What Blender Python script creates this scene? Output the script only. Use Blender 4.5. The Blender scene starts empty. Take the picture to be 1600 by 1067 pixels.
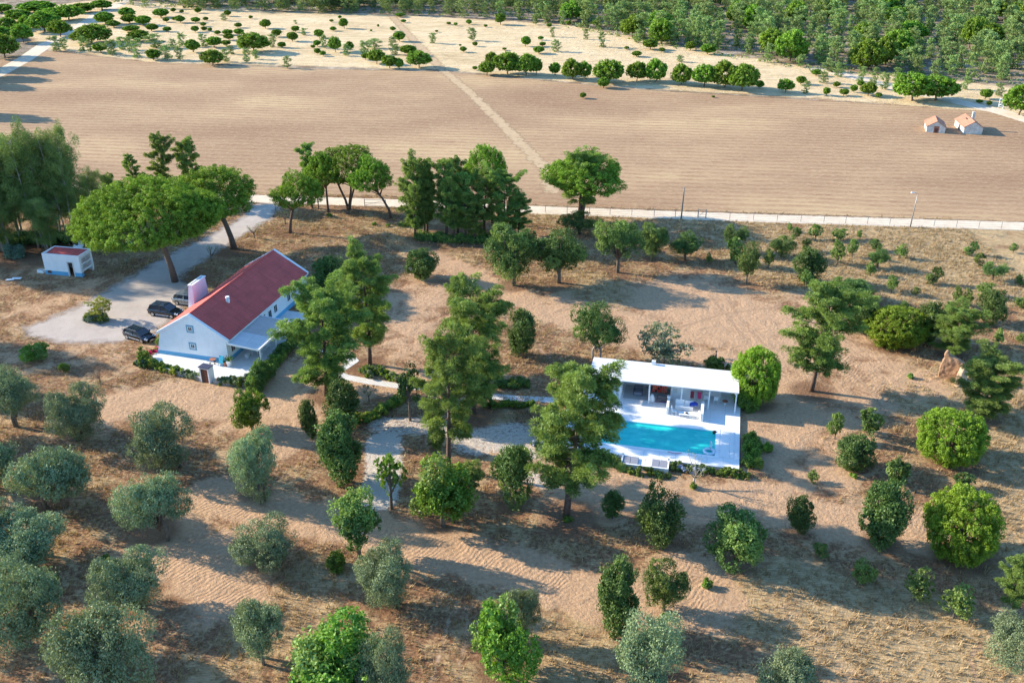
import bpy, bmesh, math, random
import numpy as np
from mathutils import Vector, Matrix
R = math.radians
C = bpy.context.scene.collection
SC = bpy.context.scene

# ------------------------------------------------------------------ camera, sky, sun, exposure
CAM_H, CAM_F, CAM_P = 55.0, 1500.0, R(26.8)
SUN_EL, SUN_AZ = R(22.5), R(17.0)
cam = bpy.data.objects.new('camera', bpy.data.cameras.new('camera'))
C.objects.link(cam)
cam.location = (0, 0, CAM_H)
cam.rotation_euler = (R(90) - CAM_P, 0, 0)
cam.data.sensor_width = 36.0
cam.data.lens = 36.0 * CAM_F / 1600.0
cam.data.clip_end = 3000
SC.camera = cam
SC.view_settings.view_transform = 'Standard'
SC.view_settings.look = 'None'
SC.view_settings.exposure = 1.28
SC.view_settings.gamma = 1
world = bpy.data.worlds.new('World'); SC.world = world
world.use_nodes = True
nt = world.node_tree
sky = nt.nodes.new('ShaderNodeTexSky')
sky.sky_type = 'NISHITA'; sky.sun_disc = False
sky.sun_elevation = SUN_EL; sky.sun_rotation = -(math.pi / 2 - SUN_AZ)
sky.air_density = 1.0; sky.dust_density = 0.4; sky.ozone_density = 3.0
bg = nt.nodes['Background']; bg.inputs[1].default_value = 0.15
tint = nt.nodes.new('ShaderNodeMix'); tint.data_type = 'RGBA'; tint.blend_type = 'MULTIPLY'; tint.inputs[0].default_value = 1; tint.inputs[7].default_value = (.74, .99, 1.16, 1)
nt.links.new(sky.outputs[0], tint.inputs[6]); nt.links.new(tint.outputs[2], bg.inputs[0])
sl = bpy.data.lights.new('sun', 'SUN'); sl.energy = 4.5; sl.angle = R(0.5); sl.color = (1.0, 0.885, 0.71)
so = bpy.data.objects.new('sun', sl); C.objects.link(so)
tosun = Vector((-math.cos(SUN_AZ) * math.cos(SUN_EL), math.sin(SUN_AZ) * math.cos(SUN_EL), math.sin(SUN_EL)))
so.rotation_euler = tosun.to_track_quat('Z', 'Y').to_euler()

# ------------------------------------------------------------------ surveying: photo pixel -> point of the place
def ray(u, v):
    x = (u - 800) / CAM_F; y = -(v - 533.5) / CAM_F
    return (x, math.cos(CAM_P) + y * math.sin(CAM_P), -math.sin(CAM_P) + y * math.cos(CAM_P))
def at(u, v, z=0.0):
    d = ray(u, v); t = (z - CAM_H) / d[2]
    return Vector((d[0] * t, d[1] * t, z))
def hgt(u, v, vt):
    g = at(u, v); d = ray(u, vt); return CAM_H + d[2] * g.y / d[1]
def mpp(y):                                   # metres per photo pixel at ground distance y
    return (y * math.cos(CAM_P) + CAM_H * math.sin(CAM_P)) / CAM_F

# ------------------------------------------------------------------ materials
def new_mat(name):
    m = bpy.data.materials.new(name); m.use_nodes = True
    n = m.node_tree
    return m, n, n.nodes['Principled BSDF']
def nd(n, t, **k):
    x = n.nodes.new(t)
    for a, b in k.items(): setattr(x, a, b)
    return x
def noise(n, vec, scale, detail=4, rough=0.6, dist=0.0):
    x = nd(n, 'ShaderNodeTexNoise'); x.inputs['Scale'].default_value = scale
    x.inputs['Detail'].default_value = detail; x.inputs['Roughness'].default_value = rough
    x.inputs['Distortion'].default_value = dist
    if vec is not None: n.links.new(vec, x.inputs['Vector'])
    return x.outputs['Fac']
def mapping(n, vec, scale=(1, 1, 1), rot=(0, 0, 0)):
    x = nd(n, 'ShaderNodeMapping'); x.inputs['Scale'].default_value = scale; x.inputs['Rotation'].default_value = rot
    n.links.new(vec, x.inputs['Vector']); return x.outputs[0]
def ramp(n, fac, stops):
    x = nd(n, 'ShaderNodeValToRGB'); e = x.color_ramp.elements
    while len(e) < len(stops): e.new(0.5)
    for i, (p, c) in enumerate(stops):
        e[i].position = p; e[i].color = (*c, 1) if len(c) == 3 else c
    n.links.new(fac, x.inputs[0]); return x.outputs[0]
def mixc(n, fac, a, b, mode='MIX'):
    x = nd(n, 'ShaderNodeMix', data_type='RGBA', blend_type=mode)
    for s, v in ((0, fac), (6, a), (7, b)):
        if isinstance(v, (int, float)): x.inputs[s].default_value = v
        elif isinstance(v, tuple): x.inputs[s].default_value = (*v, 1)
        else: n.links.new(v, x.inputs[s])
    return x.outputs[2]
def mth(n, op, a, b=None, clamp=False):
    x = nd(n, 'ShaderNodeMath', operation=op); x.use_clamp = clamp
    for i, v in enumerate((a, b)):
        if v is None: continue
        if isinstance(v, (int, float)): x.inputs[i].default_value = v
        else: n.links.new(v, x.inputs[i])
    return x.outputs[0]
def bump(n, b, h, dist, strength=1.0):
    x = nd(n, 'ShaderNodeBump'); x.inputs['Distance'].default_value = dist; x.inputs['Strength'].default_value = strength
    n.links.new(h, x.inputs['Height']); n.links.new(x.outputs[0], b.inputs['Normal'])
def attr(n, name):
    x = nd(n, 'ShaderNodeAttribute', attribute_name=name); return x.outputs['Fac']
def objco(n): return nd(n, 'ShaderNodeTexCoord').outputs['Object']
def geopos(n): return nd(n, 'ShaderNodeNewGeometry').outputs['Position']

def simple(name, col, rough=0.8, var=0.12, scale=3.0, bmp=0.0, metal=0.0, spec=0.3):
    m, n, b = new_mat(name)
    f = noise(n, objco(n), scale, 5, 0.65)
    lo = tuple(c * (1 - var) for c in col); hi = tuple(min(1, c * (1 + var)) for c in col)
    n.links.new(ramp(n, f, [(0.3, lo), (0.7, hi)]), b.inputs['Base Color'])
    b.inputs['Roughness'].default_value = rough; b.inputs['Metallic'].default_value = metal
    b.inputs['Specular IOR Level'].default_value = spec
    if bmp: bump(n, b, f, bmp)
    return m

def leaf_mat(name, dark, light, trans=0.3, gloss=0.02, rough=0.5):
    m = bpy.data.materials.new(name); m.use_nodes = True; n = m.node_tree
    n.nodes.remove(n.nodes['Principled BSDF']); out = n.nodes['Material Output']
    oi = nd(n, 'ShaderNodeObjectInfo').outputs['Random']
    t = attr(n, 'tone')
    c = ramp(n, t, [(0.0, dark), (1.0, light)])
    hs = nd(n, 'ShaderNodeHueSaturation')
    n.links.new(mth(n, 'ADD', 0.485, mth(n, 'MULTIPLY', oi, 0.03)), hs.inputs['Hue'])
    n.links.new(mth(n, 'ADD', 0.82, mth(n, 'MULTIPLY', oi, 0.36)), hs.inputs['Value'])
    n.links.new(c, hs.inputs['Color']); c = hs.outputs[0]
    d = nd(n, 'ShaderNodeBsdfDiffuse'); tr = nd(n, 'ShaderNodeBsdfTranslucent'); g = nd(n, 'ShaderNodeBsdfGlossy')
    n.links.new(c, d.inputs[0]); n.links.new(mixc(n, 1.0, c, (1.25, 1.2, 0.6), 'MULTIPLY'), tr.inputs[0])
    g.inputs['Roughness'].default_value = rough; g.inputs[0].default_value = (0.8, 0.85, 0.8, 1)
    a = nd(n, 'ShaderNodeMixShader'); a.inputs[0].default_value = trans
    n.links.new(d.outputs[0], a.inputs[1]); n.links.new(tr.outputs[0], a.inputs[2])
    e = nd(n, 'ShaderNodeMixShader'); e.inputs[0].default_value = gloss
    n.links.new(a.outputs[0], e.inputs[1]); n.links.new(g.outputs[0], e.inputs[2])
    n.links.new(e.outputs[0], out.inputs[0])
    return m

L_UMB = leaf_mat('stone_pine_needles', (0.075, 0.145, 0.014), (0.27, 0.43, 0.040), 0.28)
L_RND = leaf_mat('young_stone_pine_needles', (0.12, 0.20, 0.018), (0.28, 0.41, 0.034), 0.3)
L_PIN = leaf_mat('maritime_pine_needles', (0.10, 0.165, 0.036), (0.30, 0.41, 0.095), 0.3)
L_OLV = leaf_mat('olive_leaves', (0.13, 0.175, 0.085), (0.30, 0.365, 0.19), 0.15, 0.018, 0.5)
L_OAK = leaf_mat('holm_oak_leaves', (0.055, 0.105, 0.026), (0.15, 0.23, 0.060), 0.2, 0.02)
L_OKL = leaf_mat('light_oak_leaves', (0.11, 0.175, 0.040), (0.25, 0.34, 0.085), 0.28)
L_GRN = leaf_mat('fresh_green_leaves', (0.10, 0.195, 0.024), (0.24, 0.38, 0.050), 0.3)
L_EUC = leaf_mat('eucalyptus_leaves', (0.095, 0.145, 0.040), (0.25, 0.32, 0.085), 0.22, 0.02)
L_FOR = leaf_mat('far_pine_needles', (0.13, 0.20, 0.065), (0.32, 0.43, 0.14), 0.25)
L_DRY = leaf_mat('dry_grass_blades', (0.26, 0.17, 0.085), (0.50, 0.38, 0.20), 0.2, 0.02)
L_HDG = leaf_mat('hedge_leaves', (0.08, 0.14, 0.026), (0.21, 0.31, 0.060), 0.25)
L_FIG = leaf_mat('grey_fig_leaves', (0.11, 0.13, 0.07), (0.24, 0.26, 0.15), 0.2)
L_AGA = leaf_mat('agave_leaves', (0.10, 0.16, 0.10), (0.22, 0.30, 0.20), 0.1)
L_RED = leaf_mat('bougainvillea_flowers', (0.38, 0.010, 0.12), (0.65, 0.03, 0.26), 0.3)
L_YEL = leaf_mat('yellow_green_leaves', (0.20, 0.24, 0.03), (0.36, 0.40, 0.07), 0.3)
L_BLU = leaf_mat('blue_flowers', (0.20, 0.24, 0.55), (0.55, 0.60, 0.80), 0.2)
BARK_P = simple('pine_bark', (0.13, 0.085, 0.062), 0.95, 0.45, 6)
BARK_O = simple('grey_bark', (0.16, 0.13, 0.10), 0.95, 0.4, 6)
BARK_W = simple('pale_bark', (0.34, 0.30, 0.25), 0.9, 0.4, 6)

# ------------------------------------------------------------------ mesh building
class MB:
    def __init__(s): s.v = []; s.f = []; s.m = []; s.mats = []
    def mi(s, mat):
        if mat not in s.mats: s.mats.append(mat)
        return s.mats.index(mat)
    def add(s, vs, fs, mat):
        o = len(s.v); s.v += [tuple(v) for v in vs]; k = s.mi(mat)
        for f in fs: s.f.append(tuple(i + o for i in f)); s.m.append(k)
    def box(s, x0, y0, z0, x1, y1, z1, mat):
        vs = [(x0,y0,z0),(x1,y0,z0),(x1,y1,z0),(x0,y1,z0),(x0,y0,z1),(x1,y0,z1),(x1,y1,z1),(x0,y1,z1)]
        s.add(vs, [(0,3,2,1),(4,5,6,7),(0,1,5,4),(1,2,6,5),(2,3,7,6),(3,0,4,7)], mat)
    def hexa(s, vs, mat):
        s.add(vs, [(0,3,2,1),(4,5,6,7),(0,1,5,4),(1,2,6,5),(2,3,7,6),(3,0,4,7)], mat)
    def prism(s, pts, d, mat):                      # pts: closed 3d loop, d: offset vector
        n = len(pts); d = Vector(d)
        vs = [Vector(p) for p in pts] + [Vector(p) + d for p in pts]
        s.add(vs, [tuple(range(n))[::-1], tuple(range(n, 2*n))] + [(i, (i+1) % n, n+(i+1) % n, n+i) for i in range(n)], mat)
    def tube(s, pts, rad, mat, k=7, cap=True):
        pts = [Vector(p) for p in pts]; rings = []; o = len(s.v)
        for i, p in enumerate(pts):
            t = (pts[min(i+1, len(pts)-1)] - pts[max(i-1, 0)]).normalized()
            a = t.orthogonal().normalized() if i == 0 else (pa - t * pa.dot(t)).normalized()
            pa = a; b = t.cross(a); r = rad[i] if isinstance(rad, (list, tuple)) else rad
            for j in range(k):
                q = 2*math.pi*j/k; s.v.append(tuple(p + (a*math.cos(q) + b*math.sin(q))*r))
        m = s.mi(mat)
        for i in range(len(pts)-1):
            for j in range(k):
                s.f.append((o+i*k+j, o+i*k+(j+1) % k, o+(i+1)*k+(j+1) % k, o+(i+1)*k+j)); s.m.append(m)
        if cap:
            s.f.append(tuple(o+j for j in range(k))[::-1]); s.m.append(m)
            s.f.append(tuple(o+(len(pts)-1)*k+j for j in range(k))); s.m.append(m)
    def mesh(s, name, smooth=False):
        me = bpy.data.meshes.new(name); me.from_pydata(s.v, [], s.f)
        for m in s.mats: me.materials.append(m)
        me.polygons.foreach_set('material_index', s.m)
        if smooth: me.polygons.foreach_set('use_smooth', [True]*len(s.f))
        me.update(); return me
    def build(s, name, parent=None, smooth=False, bevel=0.0):
        o = bpy.data.objects.new(name, s.mesh(name, smooth)); C.objects.link(o)
        if parent: o.parent = parent
        if bevel:
            b = o.modifiers.new('bevel', 'BEVEL'); b.width = bevel; b.segments = 2; b.limit_method = 'ANGLE'
        return o
def tag(o, label=None, cat=None, group=None, kind=None):
    if label: o['label'] = label
    if cat: o['category'] = cat
    if group: o['group'] = group
    if kind: o['kind'] = kind
    return o
def thing(name, loc, rz=0.0, label=None, cat=None, group=None):
    o = bpy.data.objects.new(name, None); C.objects.link(o); o.empty_display_size = 0.3
    o.location = loc; o.rotation_euler = (0, 0, rz)
    return tag(o, label, cat, group)
def inst(name, me, parent=None):
    o = bpy.data.objects.new(name, me); C.objects.link(o)
    if parent: o.parent = parent
    return o
def copy_tree(o, parent=None):
    c = o.copy(); C.objects.link(c); c.parent = parent
    for ch in [x for x in bpy.data.objects if x.parent == o]: copy_tree(ch, c)
    return c

# ------------------------------------------------------------------ foliage
def unit(a): return a / np.maximum(np.linalg.norm(a, axis=-1, keepdims=True), 1e-9)
def cards(rng, P, N, l, w, tone):
    """leaf sized quads: centres P, normals N"""
    n = len(P); T = unit(np.cross(N, rng.normal(size=(n, 3)))); B = np.cross(N, T)
    l = (l * rng.uniform(0.7, 1.3, n))[:, None]; w = (w * rng.uniform(0.7, 1.3, n))[:, None]
    V = np.stack([P - T*l/2, P + B*w/2 + T*l*0.08, P + T*l/2, P - B*w/2 + T*l*0.08], 1)
    return V.reshape(-1, 3), np.repeat(tone, 4)
def tufts(rng, Cn, Rd, per, l, w, nb=0.5, tone=None, up=0.25, squash=1.0, radial=False):
    Cn = np.asarray(Cn, float); n = len(Cn); Rd = np.broadcast_to(np.asarray(Rd, float), (n,))
    if tone is None: tone = rng.uniform(0, 1, n)
    I = np.repeat(np.arange(n), per); m = len(I)
    D = rng.normal(size=(m, 3)); D[:, 2] += up; D = unit(D)
    P = Cn[I] + D * np.array([1, 1, squash]) * (Rd[I] * rng.uniform(0.35, 1.05, m) ** 0.6)[:, None]
    tt = np.clip(tone[I] * 0.75 + rng.uniform(0, 0.35, m), 0, 1)
    if radial:                                           # needles pointing away from the middle of the tuft
        T = unit(D + rng.normal(size=(m, 3)) * .35); B = unit(np.cross(T, rng.normal(size=(m, 3)))); L_ = (l * rng.uniform(.7, 1.3, m))[:, None]; W_ = (w * rng.uniform(.7, 1.3, m))[:, None]
        V = np.stack([P - T*L_*.5, P - B*W_*.5 + T*L_*.1, P + T*L_*.5, P + B*W_*.5 + T*L_*.1], 1); return V.reshape(-1, 3), np.repeat(tt, 4)
    N = unit(D * nb + rng.normal(size=(m, 3)) * (1 - nb) * 0.7)
    return cards(rng, P, N, l, w, tt)
def foliage_mesh(name, parts, mats):
    """parts: list of (V, tone, material index)"""
    V = np.concatenate([p[0] for p in parts]); T = np.concatenate([p[1] for p in parts])
    nq = len(V) // 4; me = bpy.data.meshes.new(name)
    me.vertices.add(len(V)); me.vertices.foreach_set('co', V.astype(np.float32).ravel())
    me.loops.add(nq*4); me.loops.foreach_set('vertex_index', np.arange(nq*4, dtype=np.int32))
    me.polygons.add(nq); me.polygons.foreach_set('loop_start', np.arange(0, nq*4, 4, dtype=np.int32))
    mi = np.concatenate([np.full(len(p[0])//4, p[2], dtype=np.int32) for p in parts])
    for m in mats: me.materials.append(m)
    me.polygons.foreach_set('material_index', mi)
    a = me.attributes.new('tone', 'FLOAT', 'POINT'); a.data.foreach_set('value', T.astype(np.float32))
    me.update(calc_edges=True); return me
def lumpy(rng, n, k=4, amp=0.16):
    """low frequency radius factor for directions, returns function"""
    ks = rng.normal(size=(k, 3)) * 2.2; ph = rng.uniform(0, 6.28, k)
    return lambda D: 1 + amp * np.sin(D @ ks.T + ph).sum(1) / math.sqrt(k) * 1.2

PROTO = {}
def proto(kind, crown, trunk, h, w, c0):
    a = np.empty(len(crown.vertices)*3, np.float32); crown.vertices.foreach_get('co', a); a = a.reshape(-1, 3)
    h = float(np.percentile(a[:, 2], 99.3)); q = [np.percentile(a[:, i], (.25, 99.75)) for i in (0, 1)]; w = float(max(q[0][1]-q[0][0], q[1][1]-q[1][0]))
    PROTO.setdefault(kind, []).append((crown, trunk, h, w, c0))

def make_umbrella(seed, h=11., w=11., n=750, per=24, tr=0.36, leaf=(0.34, 0.20), mat=None, kind='umbrella', c0=0.62, multi=0, flat=1.0):
    rng = np.random.default_rng(seed); mat = mat or L_UMB
    lf = lumpy(rng, n, 5, 0.13)
    D = unit(rng.normal(size=(n, 3))); D[:, 2] = np.where(rng.uniform(size=n) < 0.8, np.abs(D[:, 2]), -np.abs(D[:, 2]) * 0.6)
    D = unit(D); r = lf(D) * rng.uniform(0.90, 1.0, n); zc = h * (c0 + (1 - c0) * 0.22)
    inner = rng.uniform(size=n) < 0.12; r[inner] *= rng.uniform(0.6, 0.9, inner.sum())
    P = D * r[:, None] * np.array([w/2, w/2, 1]); zt = (h - zc) * flat; zb = zc - h*c0
    # cauliflower lobes
    lob = unit(rng.normal(size=(26, 3))); lob[:, 2] = np.abs(lob[:, 2])
    q = (D @ lob.T).max(1); P *= (0.90 + 0.13 * np.clip((q - 0.8) * 5, 0, 1))[:, None]
    P[:, 2] = np.where(P[:, 2] > 0, P[:, 2] * zt, P[:, 2] * zb) + zc
    Rd = tr * rng.uniform(0.7, 1.3, n); C0 = np.array([0, 0, zc - h*.1])
    P = P + unit(P - C0) * rng.uniform(-tr*.9, tr*.7, n)[:, None]
    V, T = tufts(rng, P, Rd, per, *leaf, nb=0.62, up=0.6)
    Q = C0 + (P - C0) * rng.uniform(.86, .93, n)[:, None]                        # inner fill cards, toned dark to paint shade into the gaps between tufts
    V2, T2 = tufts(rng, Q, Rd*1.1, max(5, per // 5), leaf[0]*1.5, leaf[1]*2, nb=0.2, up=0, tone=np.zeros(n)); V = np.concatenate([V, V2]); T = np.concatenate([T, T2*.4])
    V[:, 2] = np.maximum(V[:, 2], 0.05)
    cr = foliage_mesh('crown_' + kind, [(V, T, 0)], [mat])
    mb = MB(); lean = rng.uniform(-0.04, 0.04, 2) * h; hb = h * c0
    legs = [(0.0, 0.0)] if not multi else [(math.cos(a) * 0.12 * h, math.sin(a) * 0.12 * h) for a in np.linspace(0.3, 5.5, multi)]
    for lx, ly in legs:
        q = 1.0 if not multi else 0.6
        top = Vector((lx + lean[0], ly + lean[1], hb * 0.92))
        tr_ = 0.03 * h * q
        mb.tube([(lx*0.05, ly*0.05, -0.2), (lx*0.3, ly*0.3, hb*0.3), (lx*0.75 + lean[0]*0.4, ly*0.75 + lean[1]*0.5, hb*0.65), top, top + Vector((0, 0, h*0.12))], [tr_*1.15, tr_*0.9, tr_*0.8, tr_*0.7, tr_*0.3], BARK_P, 9)
        for a in rng.uniform(0, 6.28, 9 if not multi else 5):
            e = Vector((math.cos(a) * w * 0.36, math.sin(a) * w * 0.36, zc + (h-zc)*0.15))
            s0 = top - Vector((0, 0, hb * 0.10 * rng.uniform(0, 1.5)))
            m = s0.lerp(e, 0.5) - Vector((0, 0, 0.02*h))
            mb.tube([s0, m, e], [tr_*0.42, tr_*0.28, tr_*0.1], BARK_P, 5)
    tk = mb.mesh('trunk_' + kind, True)
    proto(kind, cr, tk, h, w, c0)

def make_round(seed, h=5., w=6., n=620, per=46, tr=0.24, leaf=(0.15, 0.07), mat=None, kind='round', c0=0.03):
    """young stone pine: globe of upright tufts down to the ground"""
    rng = np.random.default_rng(seed); mat = mat or L_RND
    lf = lumpy(rng, n, 5, 0.10); D = unit(rng.normal(size=(n, 3)))
    lob = unit(rng.normal(size=(40, 3))); q = (D @ lob.T).max(1)
    P = D * (lf(D) * (0.88 + 0.14*np.clip((q-0.85)*7, 0, 1)) * np.where(rng.uniform(size=n) < .2, rng.uniform(.6, .9, n), 1))[:, None]
    zc = h*(1+c0)/2; P = P * np.array([w/2, w/2, h*(1-c0)/2]) * 0.95; P[:, 2] += zc
    V, T = tufts(rng, P, tr*rng.uniform(.7, 1.3, n), per, *leaf, nb=0.5, up=0.7, squash=1.3)
    C0 = np.array([0, 0, zc]); Q = C0 + (P - C0) * rng.uniform(.84, .92, n)[:, None]; V2, T2 = tufts(rng, Q, tr*1.2, max(5, per // 5), leaf[0]*1.8, leaf[1]*2.4, nb=0.2, up=0, tone=np.zeros(n)); V = np.concatenate([V, V2]); T = np.concatenate([T, T2*.4])  # dark toned fill inside closes holes, its colour standing in for crown shade
    V[:, 2] = np.maximum(V[:, 2], 0.03)
    mb = MB(); mb.tube([(0, 0, -0.2), (0.05, 0, h*0.35), (0, 0.05, h*0.7)], [h*.035, h*.028, h*.01], BARK_P, 7)
    for a in rng.uniform(0, 6.28, 6):
        mb.tube([(0, 0, h*0.2), (math.cos(a)*w*.15, math.sin(a)*w*.15, h*.4), (math.cos(a)*w*.36, math.sin(a)*w*.36, h*.6)], [h*.015, h*.01, h*.004], BARK_P, 5)
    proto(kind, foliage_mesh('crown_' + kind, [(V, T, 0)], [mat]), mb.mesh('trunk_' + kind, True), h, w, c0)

def make_bushy(seed, kind, mat, h=5., w=6., nb_=13, per=1300, leaf=(0.20, 0.09), c0=0.06, sub=0.42, gap=0.0, bark=None, stem=1, profile='ball', nbias=0.35, mat2=None):
    """olives, oaks, shrubs: several leafy sub crowns of different size"""
    rng = np.random.default_rng(seed); bark = bark or BARK_O
    cs, rs = [], []
    for i in range(nb_):
        for _ in range(30):
            d = unit(rng.normal(size=3)) * rng.uniform(0.25, 1) ** 0.5 * (1 - sub*0.8)
            if all(np.linalg.norm(d - c) > sub*0.55 for c in cs): break
        cs.append(d); rs.append(sub * rng.uniform(0.65, 1.25))
    cs = np.array(cs); rs = np.array(rs)
    H = h*(1-c0)/2
    sc = np.array([w/2, w/2, H])
    if profile == 'cone': cs[:, :2] *= (1.0 - 0.45*np.clip(cs[:, 2:3], -1, 1))
    if profile == 'tall': cs[:, :2] *= (1.0 - 0.2*cs[:, 2:3])
    tone_c = rng.uniform(0, 1, nb_); parts = []
    for i in range(nb_):
        n = int(per * rs[i]**2 / sub**2)
        D = unit(rng.normal(size=(n, 3)) + np.array([0, 0, 0.15])); lf = lumpy(rng, n, 5, 0.22)
        # twig clusters: leaves gather round points on the surface
        k = max(12, n // 22); K = unit(rng.normal(size=(k, 3))); j = rng.integers(0, k, n)
        D = unit(K[j] + rng.normal(size=(n, 3)) * 0.17)
        rr = lf(K)[j] * rng.uniform(0.45, 1.08, n) ** 0.5
        keep = rng.uniform(size=k)[j] > gap
        P = (cs[i] + D * (rs[i] * rr)[:, None]) * sc; P[:, 2] += h*(1+c0)/2
        N = unit(D * nbias + rng.normal(size=(n, 3)) * (1 - nbias) * 0.75)
        t = np.clip(0.25 + 0.4*tone_c[i] + rng.uniform(-.25, .35, n) + rng.uniform(-.15, .15, k)[j], 0, 1)
        P, N, t = P[keep], N[keep], t[keep]
        P[:, 2] = np.maximum(P[:, 2], 0.04)
        V, T = cards(rng, P, N, leaf[0], leaf[1], t)
        parts.append((V, T, 1 if (mat2 and tone_c[i] > 0.68) else 0))
    mb = MB()
    for s_ in range(stem):
        ox, oy = (0, 0) if stem == 1 else rng.uniform(-.1, .1, 2) * w
        mb.tube([(ox, oy, -0.2), (ox*1.2, oy*1.2, h*c0 + .12*h), (0.04*w, 0, h*(c0+0.35))], [h*.035, h*.028, h*.015], bark, 8)
    zb = h*(c0 + 0.12) if c0 > .02 else h*.1
    for i in range(nb_):
        e = Vector(cs[i]*sc) + Vector((0, 0, h*(1+c0)/2)); s0 = Vector((0, 0, zb*rng.uniform(.7, 1.2)))
        if e.z < zb: continue
        m = s0.lerp(e, 0.5) + Vector((rng.uniform(-.04, .04)*w, rng.uniform(-.04, .04)*w, 0.03*h))
        mb.tube([s0, m, e], [h*.02, h*.012, h*.004], bark, 5)
    proto(kind, foliage_mesh('crown_' + kind, parts, [mat] + ([mat2] if mat2 else [])), mb.mesh('trunk_' + kind, True), h, w, c0)

def make_pine(seed, kind='pine', mat=None, h=16., w=8., c0=0.25, levels=15, br=6, per=26, tr=0.42, leaf=(0.36, 0.10), topshape=0.75, lean=0.04, sparse=0.0, trunk_r=0.017, step=0.62, radial=True, low=.6):
    """maritime pine: irregular limbs carrying round needle tufts on their outer part"""
    rng = np.random.default_rng(seed); mat = mat or L_PIN
    mb = MB(); cen = []; ton = []
    lx, ly = rng.uniform(-lean, lean, 2) * h
    def axis(z): t = z / h; return Vector((lx*t*t + 0.012*h*math.sin(3*t+seed), ly*t*t + 0.012*h*math.cos(4*t+seed), z))
    rt = trunk_r * h
    mb.tube([axis(z) for z in np.linspace(-0.2, h*0.96, 9)], [rt*(1.15 - 1.05*i/8) for i in range(9)], BARK_P, 8)
    ph = rng.uniform(0, 6.28)
    for li in range(levels):
        t = li / (levels - 1); z = h * (c0 + (0.96 - c0) * t) + rng.uniform(-.2, .2)
        prof = (low + (1-low)*math.sin(min(1, t*1.5 + .15)*1.5708)) * (1 - max(0, (t - 0.45) / 0.55) ** 2.2 * topshape) * (1 + .22*math.sin(li*2.4 + ph))
        nbr = br if t < .85 else max(3, br - 2)
        a0 = rng.uniform(0, 6.28)
        for b in range(nbr):
            if rng.uniform() < sparse: continue
            a = a0 + 6.28*b/nbr + rng.uniform(-.5, .5); Lb = w/2 * prof * rng.uniform(0.45, 1.12)
            rise = (0.10 + 0.75*t) * Lb * rng.uniform(.4, 1.3) - 0.10*Lb
            s0 = axis(z); e = s0 + Vector((math.cos(a)*Lb, math.sin(a)*Lb, rise))
            m = s0.lerp(e, 0.5) - Vector((0, 0, 0.07*Lb))
            mb.tube([s0, m, e], [rt*.30*(1-t*.6), rt*.2*(1-t*.6), rt*.06], BARK_P, 4, False)
            tn = rng.uniform(); k = max(2, int(Lb / (tr*step)))
            for q in range(k):
                f = 0.45 + 0.60 * (q + rng.uniform(0, .7)) / k
                p = s0.lerp(e, min(f, 1.05)) + Vector((-math.sin(a), math.cos(a), 0)) * rng.uniform(-1, 1) * Lb * 0.30 + Vector((0, 0, rng.uniform(-.25, .9) * tr))
                cen.append(p); ton.append(np.clip(tn*.5 + rng.uniform(0, .5), 0, 1))
    for q in range(8): cen.append(axis(h*(0.93 + 0.008*q)) + Vector(rng.normal(size=3)*tr*1.0)); ton.append(rng.uniform(.3, 1))
    n = len(cen)
    V, T = tufts(rng, np.array([tuple(c) for c in cen]), tr*rng.uniform(.65, 1.25, n), per, *leaf, nb=0.5, tone=np.array(ton), up=0.55, squash=0.9, radial=radial)
    cc = np.array([tuple(c) for c in cen]); ax = cc.copy(); ax[:, :2] *= .82; V2, T2 = tufts(rng, ax, tr*.8, max(3, per // 9), leaf[0], leaf[1]*2.2, nb=.1, up=0, tone=np.zeros(n)); V = np.concatenate([V, V2]); T = np.concatenate([T, T2*.4])  # inner fill in the darkest tone: interior shade put into the needle colour
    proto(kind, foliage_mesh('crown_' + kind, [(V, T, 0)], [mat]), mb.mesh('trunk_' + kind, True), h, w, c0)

def make_eucalyptus(seed, h=20., w=9., mat2=None):
    rng = np.random.default_rng(seed); mb = MB(); P = []; Rr = []; tn = []
    for s_ in range(3):
        a = rng.uniform(0, 6.28); b = Vector((math.cos(a)*.5, math.sin(a)*.5, -.2)); hh = h*rng.uniform(.8, 1)
        t = Vector((math.cos(a)*w*.25, math.sin(a)*w*.25, hh))
        mb.tube([b, b.lerp(t, .3) + Vector((rng.uniform(-.3, .3), 0, 0)), b.lerp(t, .7), t], [.20, .15, .08, .03], BARK_W, 7)
        for k in range(26):
            f = rng.uniform(.16, 1) ** 0.8; c = b.lerp(t, f); a2 = rng.uniform(0, 6.28); L = w*.42*rng.uniform(.2, 1)*(1.1 - .55*abs(f-.6))
            e = c + Vector((math.cos(a2)*L, math.sin(a2)*L, L*.45)); mb.tube([c, c.lerp(e, .5) + Vector((0, 0, .3)), e], [.05, .03, .012], BARK_W, 4, False)
            tq = rng.uniform()
            for q in range(6): P.append(tuple(c.lerp(e, rng.uniform(.5, 1.1)) + Vector(rng.normal(size=3)*.55))); Rr.append(rng.uniform(.55, 1.1)); tn.append(tq)
    V, T = tufts(rng, np.array(P), np.array(Rr), 120, .22, .10, nb=.4, tone=np.array(tn), up=.1, squash=1.05)
    proto('eucalyptus', foliage_mesh('crown_eucalyptus', [(V, T, 0)], [L_EUC]), mb.mesh('trunk_eucalyptus', True), h, w, .2)

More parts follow.
